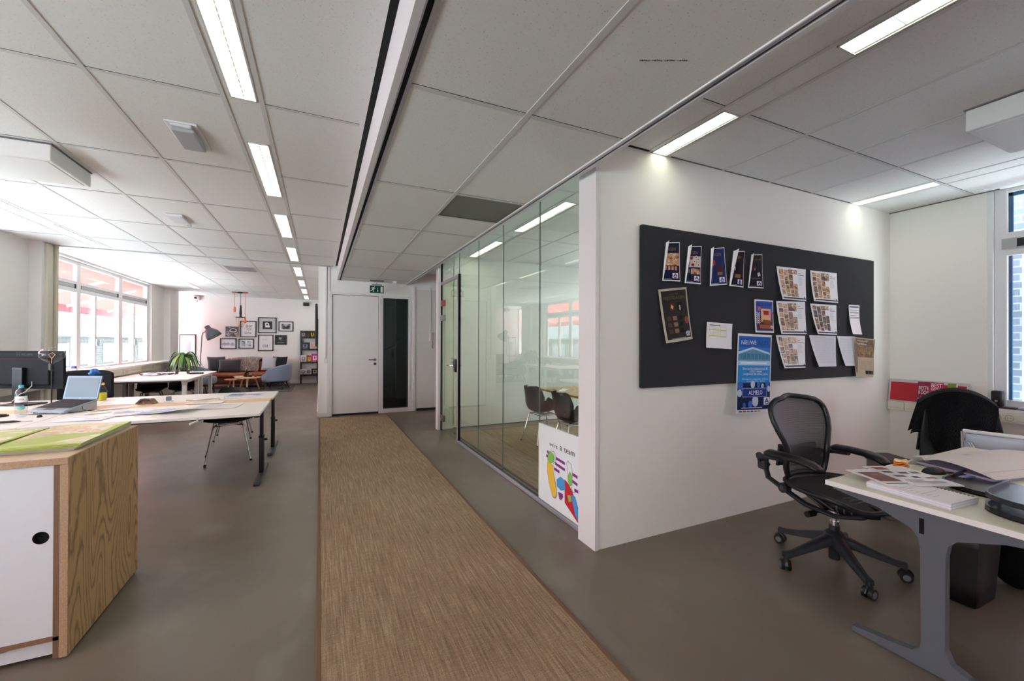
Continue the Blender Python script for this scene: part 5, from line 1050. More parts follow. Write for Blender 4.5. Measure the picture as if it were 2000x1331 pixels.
for sx in (-1, 1): mb.prism([(-.16, .002), (.15, .002), (.15, .085), (.13, .085), (-.18, .022), (-.18, .008)], sx*.13-.012, sx*.13+.012, mat('c3c9d2', .35, .4), 'x')
mb.box(-.14, .14, -.17, -.14, .008, .02, mat('c3c9d2', .35, .4)); mb.build('stand', o)
tl = Matrix.Translation((0, 0, .055)) @ Matrix.Rotation(R(11.5), 4, 'X')
def xb(mb, *a, m, **k): mb.box(*a, m, mtx=tl, **k)
mb = MB(); xb(mb, -.175, .175, -.19, .13, 0, .018, m=mat('9aa3ae', .4, .3), bev=.004); xb(mb, -.165, .165, -.125, .118, .018, .020, m=mat('141418', .5)); xb(mb, -.05, .05, -.18, -.132, .018, .0195, m=mat('55585e', .4)); mb.build('base', o)
mb = MB()
for r_ in range(6):
    for c in range(15): xb(mb, -.155+.0208*c, -.155+.0208*c+.0175, -.085+.031*r_-.0, -.085+.031*r_+.026, .020, .0235, m=mat('222026', .5))
k_ = mb.build('keyboard', o)
sl = tl @ Matrix.Translation((0, .13, .018)) @ Matrix.Rotation(R(-24), 4, 'X')
mb = MB(); mb.box(-.175, .175, -.004, .008, 0, .235, GB, .004, mtx=sl); ld = mb.build('lid', o)
mb = MB(); mb.box(-.158, .158, -.0055, -.004, .018, .218, mat('3c4c62', .3), mtx=sl); sc = mb.build('screen', ld)
mb = MB(); mb.box(-.012, .012, -.0058, -.005, .005, .012, mat('aab2bc', .4), mtx=sl); mb.build('badge', ld)
mb = MB(); mb.tube([(.17, -.02, .05), (.22, -.06, .02), (.27, -.04, .01), (.25, .02, .008), (.19, .0, .006), (.16, -.1, .005), (.08, -.17, .005), (-.1, -.23, .004), (-.22, -.2, .004)], .0022, BLACK); mb.build('cable', o)
o = thing('water_bottle', 'clear plastic SPA water bottle with turquoise cap', 'bottle', (-2.42, 5.20, zd)); PET = m_glass('pet_plastic', (.93, .96, .98), 1.45)
mb = MB(); mb.lathe([(.0, .001), (.034, .001), (.040, .01), (.0415, .05), (.039, .06), (.0415, .07), (.039, .10), (.042, .115), (.043, .19), (.041, .21), (.032, .235), (.018, .255), (.0145, .26), (.0145, .27)], PET, 28); mb.build('bottle_body', o, 60)
mb = MB(); mb.lathe([(.0, .002), (.030, .002), (.036, .01), (.038, .05), (.036, .06), (.038, .07), (.036, .10), (.0385, .115), (.0385, .15), (0, .15)], m_glass('water', (.90, .94, .96), 1.33), 28); mb.build('water', o, 60)
mb = MB(); mb.lathe([(.0165, .262), (.0165, .284), (.015, .287), (0, .287)], mat('4fa8b8', .35), 20); mb.build('cap', o, 40)
mb = MB(); th0 = math.atan2(-.97, .25)+.15
mb.grid(lambda u, v: Vector((.0436*math.cos(th0-1.0+2.0*u), .0436*math.sin(th0-1.0+2.0*u), .135+.055*v)), 16, 2, mat('e4e9ee', .4))
def cylp(u, v, r_=.0440): a = th0-.85+1.7*u; return Vector((r_*math.cos(a), r_*math.sin(a), .190-.055*v))
s = Sheet(cylp, mb); s.poly([(.5+.40*math.cos(t), .5+.45*math.sin(t)) for t in [2*math.pi*i/20 for i in range(20)]], mat('f2f4f6', .4)); s.text('SPA', .22, .38, .78, .68, mat('b82a3a', .4)); s.poly([(.5+.34*math.cos(t), 1.9+.32*math.sin(t)) for t in [2*math.pi*i/16 for i in range(16)]], mat('6abfb0', .4)); s.mb.build('label', o, fix=False)
o = thing('keyboard', 'black keyboard at the left edge beside the water bottle', 'keyboard', (-2.72, 5.33, zd), R(-32)); mb = MB(); mb.box(-.22, .16, -.075, .075, .001, .016, BLACK, .005); mb.build('body', o); mb = MB()
for r_ in range(5):
    for c in range(18): mb.box(-.21+.0203*c, -.21+.0203*c+.016, -.065+.0265*r_, -.065+.0265*r_+.021, .016, .021, mat('1d1d22', .45))
mb.build('keys', o)
o = thing('glasses_case', 'black pen-shaped object at the left desk edge below the bottle', 'case', (-2.34, 4.84, zd), R(10)); mb = MB(); mb.tube([(-.1, 0, .012), (-.06, 0, .014), (.04, 0, .014), (.08, 0, .010)], [.006, .014, .014, .006], BLACK, flat=.7); mb.build('case_body', o, 60); mb = MB(); mb.tube([(.08, 0, .01), (.11, .01, .004), (.14, .03, .003)], .0016, BLACK); mb.build('cord', o)
o = thing('binder_clip', 'small black binder clip at the front corner of the laptop stand', 'clip', (-2.27, 5.13, zd)); mb = MB(); mb.prism([(-.014, .001), (.014, .001), (.006, .02), (-.006, .02)], -.016, .016, BLACK, 'y'); mb.build('clip_body', o); mb = MB(); mb.tube([(.0, -.01, .001), (.012, -.02, .002), (.0, -.035, .002), (-.012, -.02, .002), (0, -.01, .001)], .0012, STEEL); mb.build('wire_loop', o)
o = thing('detergent_bottle', 'clear bottle with yellow liquid behind the laptop', 'bottle', (-2.28, 6.30, zd)); mb = MB(); mb.lathe([(0, .001), (.045, .001), (.052, .02), (.052, .11), (.035, .15), (.02, .165), (.018, .18)], PET, 24); mb.build('bottle_body', o, 60); mb = MB(); mb.lathe([(0, .004), (.044, .004), (.047, .02), (.047, .085), (0, .085)], mat('e0c81a', .2), 24); mb.build('yellow_liquid', o, 60); mb = MB(); mb.box(-.03, .03, -.018, .018, .175, .20, mat('e0b84a', .4), .006); mb.build('cap', o)
o = thing('office_chair', 'dark office chair back with a blue plastic bag behind the laptop', 'chair', (-2.80, 7.32, 0), R(-70)); mb = MB(); mb.grid(lambda u, v: Vector((-.22+.05*(2*u-1)**2, -.27+.54*u, .60+.40*v-.05*(2*u-1)**4*v)), 14, 10, mat('10131a', .8)); mb.build('backrest', o, 180, solid=.06, sub=1)
mb = MB(); mb.box(-.2, .25, -.24, .24, .43, .50, mat('10131a', .8), .03, 3); mb.build('seat', o); mb = MB(); mb.cyl((0, 0, .08), (0, 0, .43), .03, LEG); mb.box(-.25, -.2, -.03, .03, .42, .76, LEG, .01); mb.build('column', o, 40)
for k in range(5): a = 2*math.pi*k/5; mb = MB(); mb.tube([(0, 0, .11), (.3*math.cos(a), .3*math.sin(a), .06)], [.025, .018], LEG); mb.cyl((.3*math.cos(a), .3*math.sin(a)-.02, .031), (.3*math.cos(a), .3*math.sin(a)+.02, .031), .03, BLACK); mb.build('base_leg', o, 40)
o = thing('plastic_bag', 'crumpled blue plastic bag hanging on the dark chair back', 'bag', (-2.62, 7.06, .94), R(-60)); o.scale = (.65, .65, .55); mb = MB(); mb.grid(lambda u, v: (lambda a, b: Vector((.055*math.cos(a)*math.sin(b)*(1+.25*math.sin(4*a+3*b)), .08*math.sin(a)*math.sin(b)*(1+.2*math.cos(5*b)), .08-.08*math.cos(b)+.012*math.sin(7*a))))(2*math.pi*u, math.pi*v), 26, 14, mat('2f7ac8', .3), closed_u=True); mb.build('bag_body', o, 60)
# papers on the near desks
PB = mat('c9cfe6', .6); BLP = mat('7f9ddb', .5)
def sheet_thing(name, label, x, y, rz_, w_, l, prints=(), m=PAPER, curl=.0, z_=0, fold=0):
    o = thing(name, label, 'paper', (x, y, zd+z_), rz_); rr = random.Random(x*7)
    p1, p2 = rr.random()*6, rr.random()*6
    s = Sheet(lambda u, v: Vector((-w_/2+w_*u, l/2-l*v, .0025+.002*math.sin(u*5+p1)*math.sin(v*4+p2)+curl*(u**3)+fold*max(0, v-.8)**1.5))); s.base(m, 10, 10)
    for a in prints: s.rect(*a)
    s.mb.build('sheet', o, fix=False, solid=.0008); return o
txt = lambda n=7, m=LG, u0=.1, u1=.8, v0=.12, dv=.09: [(u0, v0+dv*k, u0+(u1-u0)*(.6+.4*math.sin(k*2.3)**2), v0+dv*k+.018, m, 2, 1) for k in range(n)]
sheet_thing('paper', 'open blue edged brochure with a curled corner near the middle of the near desk', -1.33, 5.02, R(-14), .44, .30, [(.05, .55, .7, .9, BLP, 4, 3), (.3, .8, .5, .9, YL, 2, 1), *txt(4)], PAPER, .045, .006)
sheet_thing('paper', 'white sheet with blue print left of the blue brochure', -1.62, 5.05, R(12), .30, .30, [(.2, .3, .6, .5, PB, 2, 2), *txt(5)], PAPER, .0, .003)
sheet_thing('paper', 'large plan sheet with grey lines right of the blue brochure', -.98, 5.22, R(-6), .42, .34, txt(6, LG, .1, .9), mat('e2e2e0', .6), .0, .001)
sheet_thing('paper', 'white sheet lying right beside the laptop cable', -1.86, 5.28, R(20), .30, .22, [(.1, .5, .6, .7, mat('e6e38a', .6), 2, 1), *txt(4)], PAPER, .0, .002)
sheet_thing('paper', 'sheet with lilac scribbles at the front edge of the near desk', -1.85, 4.86, R(-8), .34, .26, [(.1, .2, .4, .28, PB, 2, 1), (.5, .6, .8, .66, mat('a9a4d4', .6), 2, 1)], PAPER, .0, .001)
sheet_thing('paper', 'folded white strip of paper behind the sheets, near the laptop', -1.83, 5.63-.22, R(35), .28, .08, [], PAPER, .012, .012)
sheet_thing('paper', 'narrow white sheet on the wood strip right of the paper pile', -1.15, 5.60, R(-10), .34, .16, txt(4, mat('b0a090', .6)), PAPER, .0, .0)
o = sheet_thing('magazine', 'magazine with red and blue pictures on the desk corner nearest the runner', -.86, 6.2, R(-12), .42, .30, [(.05, .1, .45, .5, mat('5a6a8a', .5), 2, 2), (.5, .2, .9, .6, m_photo(81, ['c84a3a', '4a5aa0', 'e0e0e6', '8a8aa8'], 12), 2, 2), (.1, .6, .5, .9, mat('8a94a8', .5), 2, 2)], mat('d9dbe4', .5), .0); o['category'] = 'magazine'
sheet_thing('paper', 'plain paper sheet under the magazine at the desk corner', -.90, 6.0, R(5), .3, .2, txt(3), PAPER)
o = thing('sunglasses_case', 'brown folded leather case on the wood strip', 'case', (-1.72, 5.80, zd), R(-10)); mb = MB(); mb.prism([(-.09, .002), (.09, .002), (.05, .05), (-.04, .055)], -.04, .04, m_photo(91, ['5a3a2a', '8a6a50', '3a2a24', 'c0a890'], 30), 'y'); mb.build('case_body', o); mb = MB(); mb.tube([(-.05, -.045, .02), (0, -.05, .05), (.05, -.045, .03)], .006, BLACK); mb.build('strap', o)
o = thing('desk_gadget', 'small grey cube on a white base on the wood strip', 'gadget', (-1.545, 5.86, zd)); mb = MB(); mb.box(-.035, .035, -.03, .03, .0005, .012, PAPER, .004); mb.build('base', o); mb = MB(); mb.box(-.022, .022, -.02, .02, .012, .06, mat('77797f', .5), .006, 3); mb.build('block', o)
o = thing('cable_tidy', 'bundle of beige cable with a white plug behind the paper pile', 'cable', (-1.22, 5.85, zd)); mb = MB(); mb.tube([(.17*math.cos(t*.7), .05*math.sin(t*1.9), .006+.002*math.sin(t)) for t in [i*.25 for i in range(40)]], .004, mat('b8a894', .6)); mb.build('cable_loops', o, 60); mb = MB(); mb.box(.16, .20, -.015, .015, 0.001, .035, Wp, .005); mb.build('plug', o)
o = thing('rolled_paper', 'white paper tube sticking out at the near desk front edge', 'paper', (-1.02, 4.56, .64), R(35)); mb = MB(); mb.tube([(-.035, 0, .015), (.03, 0, .035)], .010, Wp, seg=14); mb.build('tube', o, 60)
# things on the far desk and the sill
zb = .716
o = thing('cable_heap', 'heap of white and black cables on the far white desk', 'cable', (-2.88, 10.25, zb)); mb = MB(); rr = random.Random(4)
for k in range(7):
    c = rr.choice((Wp, BLACK, mat('9ab0c8', .4))); x0, y0 = rr.uniform(-.2, .2), rr.uniform(-.1, .1)
    mb.tube([(x0+.12*math.cos(t)*rr.uniform(.7, 1.2), y0+.10*math.sin(t*1.3+k), .012+.03*rr.random()) for t in [i*.5 for i in range(14)]], .009, c, seg=6)
mb.build('cables', o, 60); mb = MB(); mb.box(-.12, .0, -.06, .05, 0, .04, mat('c9d9e6', .4), .01); mb.build('adapter', o)
o = thing('headphones', 'black headset beside the cable heap on the far desk', 'headphones', (-2.55, 10.5, zb)); mb = MB(); mb.tube([(.09*math.cos(t), .02, .04+.10*math.sin(t)) for t in [math.pi*i/12 for i in range(13)]], .010, BLACK); mb.build('headband', o, 60)
for sx in (-1, 1): mb = MB(); mb.cyl((sx*.075, .02, .045), (sx*.11, .02, .045), .042, BLACK, seg=20); mb.build('ear_cup', o, 40)
o = thing('desk_phone', 'dark slim handset lying right of the headset', 'phone', (-2.30, 10.45, zb), R(10)); mb = MB(); mb.box(-.12, .12, -.035, .035, 0, .03, BLACK, .012); mb.build('handset', o); mb = MB(); mb.box(-.08, .03, -.02, .02, .03, .033, mat('3a3a3e', .3)); mb.build('keypad', o)
for k, (lb, x, y, m) in enumerate((('white papers stacked on the left window sill', -3.58, 9.3, PAPER), ('second pile of papers further along the left window sill', -3.57, 9.85, PAPER), ('teal folder lying on the left window sill', -3.56, 10.25, mat('7aa8b0', .5)))): magazine('folder' if k == 2 else 'paper_pile', lb, x, y, .8955, .20, .34 if k < 2 else .2, .03 if k == 0 else .018, m, PAPER, .1*k)
o = thing('tape_dispenser', 'small blue and white dispenser standing on the left window sill', 'dispenser', (-3.58, 8.98, .8955)); mb = MB(); mb.box(-.04, .04, -.05, .05, 0, .05, Wp, .01); mb.build('base', o); mb = MB(); mb.cyl((-.02, 0, .06), (.02, 0, .06), .035, mat('2a4ab0', .4), seg=18); mb.build('reel', o, 40)

# ================================================================== lounge
LEA = mat('6e3a24', .42, name='cognac_leather', var=.25, vscale=3, bump=.15, bscale=40); LEA2 = mat('8a4a2c', .42, var=.2, vscale=4, bump=.1, bscale=30)
def soft(mb, x0, x1, y0, y1, z0, z1, m, b=.05, puff=.0): mb.box(x0, x1, y0, y1, z0, z1, m, b, 4)
o = thing('sofa', 'brown leather sofa against the lounge wall below the picture frames', 'sofa', (-1.98, 14.82, 0)); 
mb = MB(); soft(mb, -1.0, 1.0, -.40, .38, .13, .34, LEA, .04); mb.build('seat_base', o, 180)
for k in (-1, 1): mb = MB(); soft(mb, -.43+k*.43, .43+k*.43, -.46, .22, .32, .46, LEA2, .06); mb.build('seat_cushion', o, 180); mb = MB(); soft(mb, -.42+k*.43, .42+k*.43, .08, .30, .44, .80, LEA2, .08); mb.build('back_cushion', o, 180)
mb = MB(); soft(mb, -1.0, 1.0, .22, .42, .2, .84, LEA, .07); mb.build('backrest', o, 180)
for k in (-1, 1):
    mb = MB(); soft(mb, k*.98-.11, k*.98+.11, -.44, .38, .18, .58, LEA, .07); mb.build('armrest', o, 180)
    for q in (-.36, .30): mb = MB(); mb.cyl((k*.93, q, .006), (k*.93, q, .18), .018, LEG, r1=.025); mb.build('leg', o, 40)
def cushion(label, x, y, z_, rx, rz_, m, w_=.48, hh=.42):
    o = thing('cushion', label, 'cushion', (x, y, z_), 0, 'cushions on the sofa'); o.rotation_euler = (rx, 0, rz_)
    mb = MB()
    for sgn in (-1, 1): mb.grid(lambda u, v: (lambda a, b: Vector((a*w_/2*(1-.06*(1-b*b)), sgn*.075*((1-a*a)*(1-b*b))**.45, b*hh/2*(1-.06*(1-a*a)))))(2*u-1, 2*v-1), 14, 14, m)
    bmesh.ops.remove_doubles(mb.bm, verts=mb.bm.verts[:], dist=.0008); cv = mb.build('cover', o, 180)
    mb = MB(); mb.tube([(a*w_/2*.995, 0, b*hh/2*.995) for a, b in [(-1, -1), (-.5, -.955), (0, -.94), (.5, -.955), (1, -1), (.955, -.5), (.94, 0), (.955, .5), (1, 1), (.5, .955), (0, .94), (-.5, .955), (-1, 1), (-.955, .5), (-.94, 0), (-.955, -.5)]], .005, m, seg=6, closed=True); mb.build('piping', cv)
CHC = mat('3b3d42', .9, sheen=.3); CLG = mat('aeb2b8', .9, sheen=.3)
cushion('dark grey cushion leaning in the left corner of the sofa', -2.76, 14.76, .71, R(-18), R(25), CHC, .46, .46)
cushion('dark grey cushion, second from the left on the sofa', -2.42, 14.62, .67, R(-20), R(4), mat('33353b', .9, sheen=.3), .56, .38)
cushion('light grey cushion on the right half of the sofa', -1.42, 14.66, .70, R(-18), R(-12), CLG, .40, .40)
cushion('black cushion in the right corner of the sofa', -1.14, 14.66, .72, R(-16), R(-25), mat('131418', .9), .46, .40)
FUR = bpy.data.materials.new('sheepskin'); FUR.use_nodes = True; nt = FUR.node_tree; b = nt.nodes['Principled BSDF']; n = node(nt, 'ShaderNodeTexNoise', Scale=26, Detail=6, Roughness=.8); nt.links.new(mapping(nt, (1, 1, .35)), n.inputs['Vector']); nt.links.new(ramp(nt, n.outputs[0], [(.35, '76665e'), (.5, 'a89890'), (.65, 'd2c8c2')]), b.inputs['Base Color']); b.inputs['Roughness'].default_value = 1; bump(nt, b, n.outputs[0], 1, .04)
o = thing('sheepskin', 'grey brown sheepskin draped over the sofa back', 'fur throw', (-1.98, 14.98, .84)); mb = MB()
def furf(u, v):
    a = u*2-1; w_ = .52*(1-.55*v)+.04*math.sin(v*9); y = .16-.30*min(1, v*2.2); z_ = .045-.0*v if v < .45 else .045-(v-.45)*.75
    return Vector((a*w_+.10*v*math.sin(3*a)-.05, y-.05*max(0, v-.45), z_-(.04*abs(a)**2)+.02*mnoise.noise(Vector((u*9, v*9, 0)))))
mb.grid(furf, 30, 26, FUR); x = mb.build('fleece', o, 180, solid=.035, sub=1)
AB = mat('6f8094', .85, sheen=.3, name='blue_grey_fabric'); AB2 = mat('7c8c9e', .85, sheen=.3)
def armchair(label, x, y, rz_):
    o = thing('armchair', label, 'armchair', (x, y, 0), rz_, 'blue grey tub armchairs in the lounge')
    mb = MB()
    def bk(u, v):
        a = R(-118+236*u)+math.pi; hgt = .74-.20*abs(u*2-1)**2.6; r_ = .33+.05*v; return Vector((r_*math.cos(a)*1.0, r_*math.sin(a)*1.05, .24+(hgt-.24)*v))
    mb.grid(bk, 26, 10, AB); mb.build('tub_back', o, 180, solid=.06, sub=1)
    mb = MB(); mb.box(-.27, .33, -.28, .28, .24, .45, AB2, .07, 4); mb.build('seat', o, 180)
    mb = MB(); mb.box(-.24, .28, -.25, .25, .2, .24, LEG, .02); mb.build('seat_frame', o)
    for sx, sy in ((1, 1), (1, -1), (-1, 1), (-1, -1)): mb = MB(); mb.cyl((sx*.26, sy*.25, .011), (sx*.19, sy*.19, .22), .012, LEG, r1=.020); mb.build('leg', o, 40)
armchair('blue grey tub armchair at the right end of the lounge, back towards the camera', -1.14, 13.80, R(168))
armchair('blue grey tub armchair on the left of the lounge, behind the far white desk', -2.90, 13.45, R(-8))
def ctable(label, x, y, h, r_, wood):
    o = thing('coffee_table', label, 'table', (x, y, .009)); mb = MB(); mb.cyl((0, 0, h-.022), (0, 0, h), r_, wood, seg=40); mb.build('tabletop', o, 40)
    for k in range(3): a = 2*math.pi*k/3+.5; mb = MB(); mb.cyl((math.cos(a)*r_*.85, math.sin(a)*r_*.85, .001), (math.cos(a)*r_*.5, math.sin(a)*r_*.5, h-.02), .018, wood, r1=.026, seg=12); mb.build('leg', o, 40)
ctable('taller round wooden coffee table with splayed legs', -1.83, 13.78, .365, .33, m_oak('ash_wood', 'c09868', 'd8b88c', (1, 1, 1), 6)); ctable('lower round wooden coffee table to its left', -2.20, 14.05, .30, .25, m_oak('ash_wood_2', 'b07a5a', 'c89878', (1, 1, 1), 6))
zc = .375
o = thing('bowl', 'white bowl on the coffee tables', 'bowl', (-2.10, 13.95, .3095)); mb = MB(); mb.lathe([(0, .001), (.05, .001), (.10, .05), (.12, .085), (.115, .085), (.09, .045), (0, .012)], mat('e8e8ee', .3)); mb.build('bowl_body', o, 60)
o = thing('glass_carafe', 'dark stoppered glass carafe on the taller coffee table', 'carafe', (-1.88, 13.80, zc)); mb = MB(); mb.lathe([(0, .001), (.05, .001), (.075, .04), (.06, .09), (.022, .14), (.018, .18), (.03, .2)], m_glass('smoke_glass', (.6, .55, .55), 1.5)); mb.build('body', o, 60); mb = MB(); mb.lathe([(0, .19), (.022, .2), (.03, .23), (.0, .26)], mat('9a8a86', .2, .5)); mb.build('stopper', o, 60)
o = thing('candle_jar', 'small dark candle jar on the taller coffee table', 'jar', (-1.78, 13.72, zc)); mb = MB(); mb.cyl((0, 0, .001), (0, 0, .075), .035, mat('24262e', .3), seg=20); mb.build('jar', o, 40); mb = MB(); mb.cyl((0, 0, .075), (0, 0, .085), .03, mat('e0e0e8', .5), seg=20); mb.build('wax', o, 40)
o = thing('tea_light', 'small red tea light at the right of the taller coffee table', 'candle', (-1.66, 13.74, zc)); mb = MB(); mb.cyl((0, 0, .001), (0, 0, .05), .035, mat('8a2a1e', .3), seg=18); mb.build('holder', o, 40)
# floor lamp
GRL = mat('5b6066', .45, .2, name='lamp_grey')
o = thing('floor_lamp', 'grey metal floor lamp with a big bell shade beside the plant', 'lamp', (-3.10, 14.35, 0)); mb = MB(); mb.cyl((0, 0, .001), (0, 0, .035), .14, GRL, seg=32); mb.build('base', o, 40)
mb = MB(); mb.tube([(0, 0, .03), (.03, 0, .9), (.06, 0, 1.55), (.09, 0, 1.63), (.16, 0, 1.66)], .012, GRL, seg=10); mb.build('pole', o, 60)
hm = Matrix.Translation((.20, 0, 1.76)) @ Matrix.Rotation(R(-32), 4, 'Y')
mb = MB(); mb.lathe([(.0, .07), (.055, .07), (.065, .05), (.068, -.03), (.11, -.08), (.165, -.16), (.19, -.25), (.195, -.30)], GRL, 32, hm); mb.build('lamp_shade', o, 180, solid=.004); mb = MB(); mb.lathe([(0, -.28), (.185, -.28), (.185, -.284), (0, -.284)], mat('a9ad9c', .6), 32, hm); mb.build('diffuser', o)
mb = MB(); mb.cyl((.14, 0, 1.66), (.2, 0, 1.74), .018, BLACK); mb.build('joint', o, 40)
# plant
o = thing('potted_plant', 'green corn plant with drooping leaves behind the far desk', 'plant', (-2.98, 12.45, 0)); rr = random.Random(11)
mb = MB(); mb.lathe([(0, .002), (.13, .002), (.17, .36), (.18, .38), (.165, .38), (.15, .34), (0, .33)], mat('cfcfca', .5), 28); mb.build('pot', o, 60)
mb = MB(); mb.tube([(0, 0, .3), (.01, 0, .6), (-.01, .01, .85), (.01, 0, 1.02)], [.045, .04, .038, .03], mat('6a5642', .9, bump=.4, bscale=50)); mb.build('trunk', o, 60)
LF = [mat('3f6f26', .45, name='leaf_green'), mat('6b9440', .45, name='leaf_light'), mat('284c1e', .45, name='leaf_dark')]
def leaf(mb, base, az, L, w_, rise, droop, m):
    def fn(u, v):
        t = v; r_ = L*t*(1-.25*t); z_ = rise*math.sin(min(1, t*1.3)*math.pi*.5)-droop*t*t*L; ww = w_*math.sin(math.pi*min(1, .08+t*.92))**.7*(u-.5)*2
        return Vector((base[0]+math.cos(az)*r_-math.sin(az)*ww, base[1]+math.sin(az)*r_+math.cos(az)*ww, base[2]+z_-abs(ww)*.35))
    mb.grid(fn, 2, 9, m)
for (cz, n_, L0) in ((.98, 46, .38), (.55, 16, .28)):
    for k in range(n_): mb = MB(); a = 2*math.pi*k*.381966+rr.random()*.4; leaf(mb, (0, 0, cz+.08*rr.random()), a, L0*1.3*rr.uniform(.75, 1.15), .026*rr.uniform(.8, 1.2), .17*rr.uniform(.3, 1.3), rr.uniform(.7, 1.25), LF[k % 3]); mb.build('leaf', o, 180)
# frames on the lounge wall
FRM = mat('141416', .4); YW = YF-.003
def frame(label, x0, x1, z0, z1, mat_w, art, canvas=False):
    o = thing('framed_picture', label, 'picture', ((x0+x1)/2, YW, (z0+z1)/2), 0, 'black and white pictures above the sofa'); w_, h_ = (x1-x0)/2, (z1-z0)/2
    mb = MB()
    if canvas: mb.box(-w_, w_, -.025, 0, -h_, h_, FRM); mb.build('canvas', o)
    else:
        for a in ((-w_, w_, h_-.028, h_), (-w_, w_, -h_, -h_+.028), (-w_, -w_+.028, -h_, h_), (w_-.028, w_, -h_, h_)): mb.box(a[0], a[1], -.028, 0, a[2], a[3], FRM)
        mb.build('frame', o)
    e = 0 if canvas else .028
    s = Sheet(flat((-w_+e, -.0255 if canvas else -.012, h_-e), (2*(w_-e), 0, 0), (0, 0, -2*(h_-e)))); s.base(FRM if canvas else PAPER, 1, 1)
    art(s); s.mb.build('print', o, fix=False)
BW = [m_photo(100+i, p, 9) for i, p in enumerate((['1c1c1e', '6a6a6e', '3a3a3c', 'c4c4c8'], ['3c3f4c', '9ca2b4', 'd8dce6', '5c6274'], ['101012', '44444a', '8a8a90', '26262a']))]
K = mat('1a1a1c', .5); G6 = mat('8a8f9a', .5)
def a1(s): s.rect(.0, .0, 1, 1, BW[0]); s.poly([(.6+.28*math.cos(t), .38+.2*math.sin(t)) for t in [2*math.pi*i/24 for i in range(24)]], mat('d0d0d4', .5)); s.poly([(.58+.18*math.cos(t), .36+.11*math.sin(t)) for t in [2*math.pi*i/20 for i in range(20)]], K); s.poly([(.17+.13*math.cos(t), .53+.08*math.sin(t)) for t in [2*math.pi*i/16 for i in range(16)]], mat('9a9a9e', .5))
def a2(s): s.text('GREAT', .34, .22, .78, .40, K); s.text('YOUR', .36, .45, .72, .58, K); s.text('Love', .26, .66, .72, .84, K)
def a3(s): s.rect(.02, .02, .98, .98, mat('bfbfc3', .5), 1, 1); s.rect(.22, .22, .80, .78, K, 1, 1); s.rect(.36, .52, .66, .66, Wp, 1, 1); s.poly([(.36, .34), (.5, .30), (.6, .36), (.6, .5), (.36, .5)], Wp); s.poly([(.42, .42), (.5, .38), (.56, .46), (.48, .5)], K)
def a4(s): s.rect(.16, .2, .84, .84, BW[2], 2, 2); s.poly([(.3, .2), (.7, .2), (.55, .5), (.42, .5)], mat('b4b4b8', .5))
def a5(s): s.rect(.05, .45, .95, .72, BW[1], 2, 1); [s.poly([(.22+.28*k+.10*math.cos(t), .52+.16*math.sin(t)) for t in [2*math.pi*i/12 for i in range(12)]], mat('a0a6b8', .5)) for k in range(3)]
def a6(s): s.rect(.14, .18, .86, .82, BW[1], 2, 2); s.poly([(.4, .18), (.6, .18), (.55, .5), (.45, .5)], Wp); s.rect(.42, .5, .58, .75, mat('d0d4de', .5), 1, 1)
def a7(s): s.rect(.28, .22, .30, .34, G6, 1, 1); s.rect(.40, .22, .42, .34, G6, 1, 1); s.rect(.5, .22, .52, .34, G6, 1, 1); s.text('058', .28, .62, .66, .80, K)
def a8(s): s.rect(.34, .24, .56, .44, mat('b0b0b6', .5), 1, 1); s.rect(.2, .74, .8, .79, mat('a0a0a6', .5), 1, 1); s.rect(.45, .56, .6, .6, G6, 1, 1)
frame('dark canvas print with a big oval ring, leftmost of the upper row', -2.65, -2.314, 1.53, 1.845, 0, a1, True); frame('framed white print reading GREAT YOUR Love', -2.275, -1.833, 1.515, 2.03, 0, a2)
frame('biggest frame with a grey mount and a black square picture', -1.794, -1.279, 1.656, 2.155, 0, a3); frame('small framed landscape photo at the upper right', -1.223, -.795, 1.712, 2.039, 0, a4)
frame('framed photo of round shapes, leftmost of the lower row', -2.793, -2.366, 1.146, 1.479, 0, a5); frame('framed street photo, second in the lower row', -2.313, -1.90, 1.155, 1.467, 0, a6)
frame('tall white framed print with dark lettering in the lower row', -1.791, -1.363, 1.076, 1.60, 0, a7); frame('small black canvas at the right end of the lower row', -1.322, -.986, 1.274, 1.589, 0, a8, True)
o = thing('framed_picture', 'framed print leaning behind the plant near the far pier', 'picture', (-3.62, 14.95, 1.15)); mb = MB()
for a in ((-.2, .2, .36, .39), (-.2, .2, -.39, -.36), (-.2, -.18, -.39, .39), (.18, .2, -.39, .39)): mb.box(a[0], a[1], -.02, 0, a[2], a[3], FRM)
mb.build('frame', o); mb = MB(); mb.box(-.18, .18, -.012, -.008, -.36, .36, PAPER); mb.box(-.05, .08, -.014, -.012, -.15, .2, mat('b0b4ba', .6)); mb.build('print', o)
o.location = (-3.60, YW, 1.20)
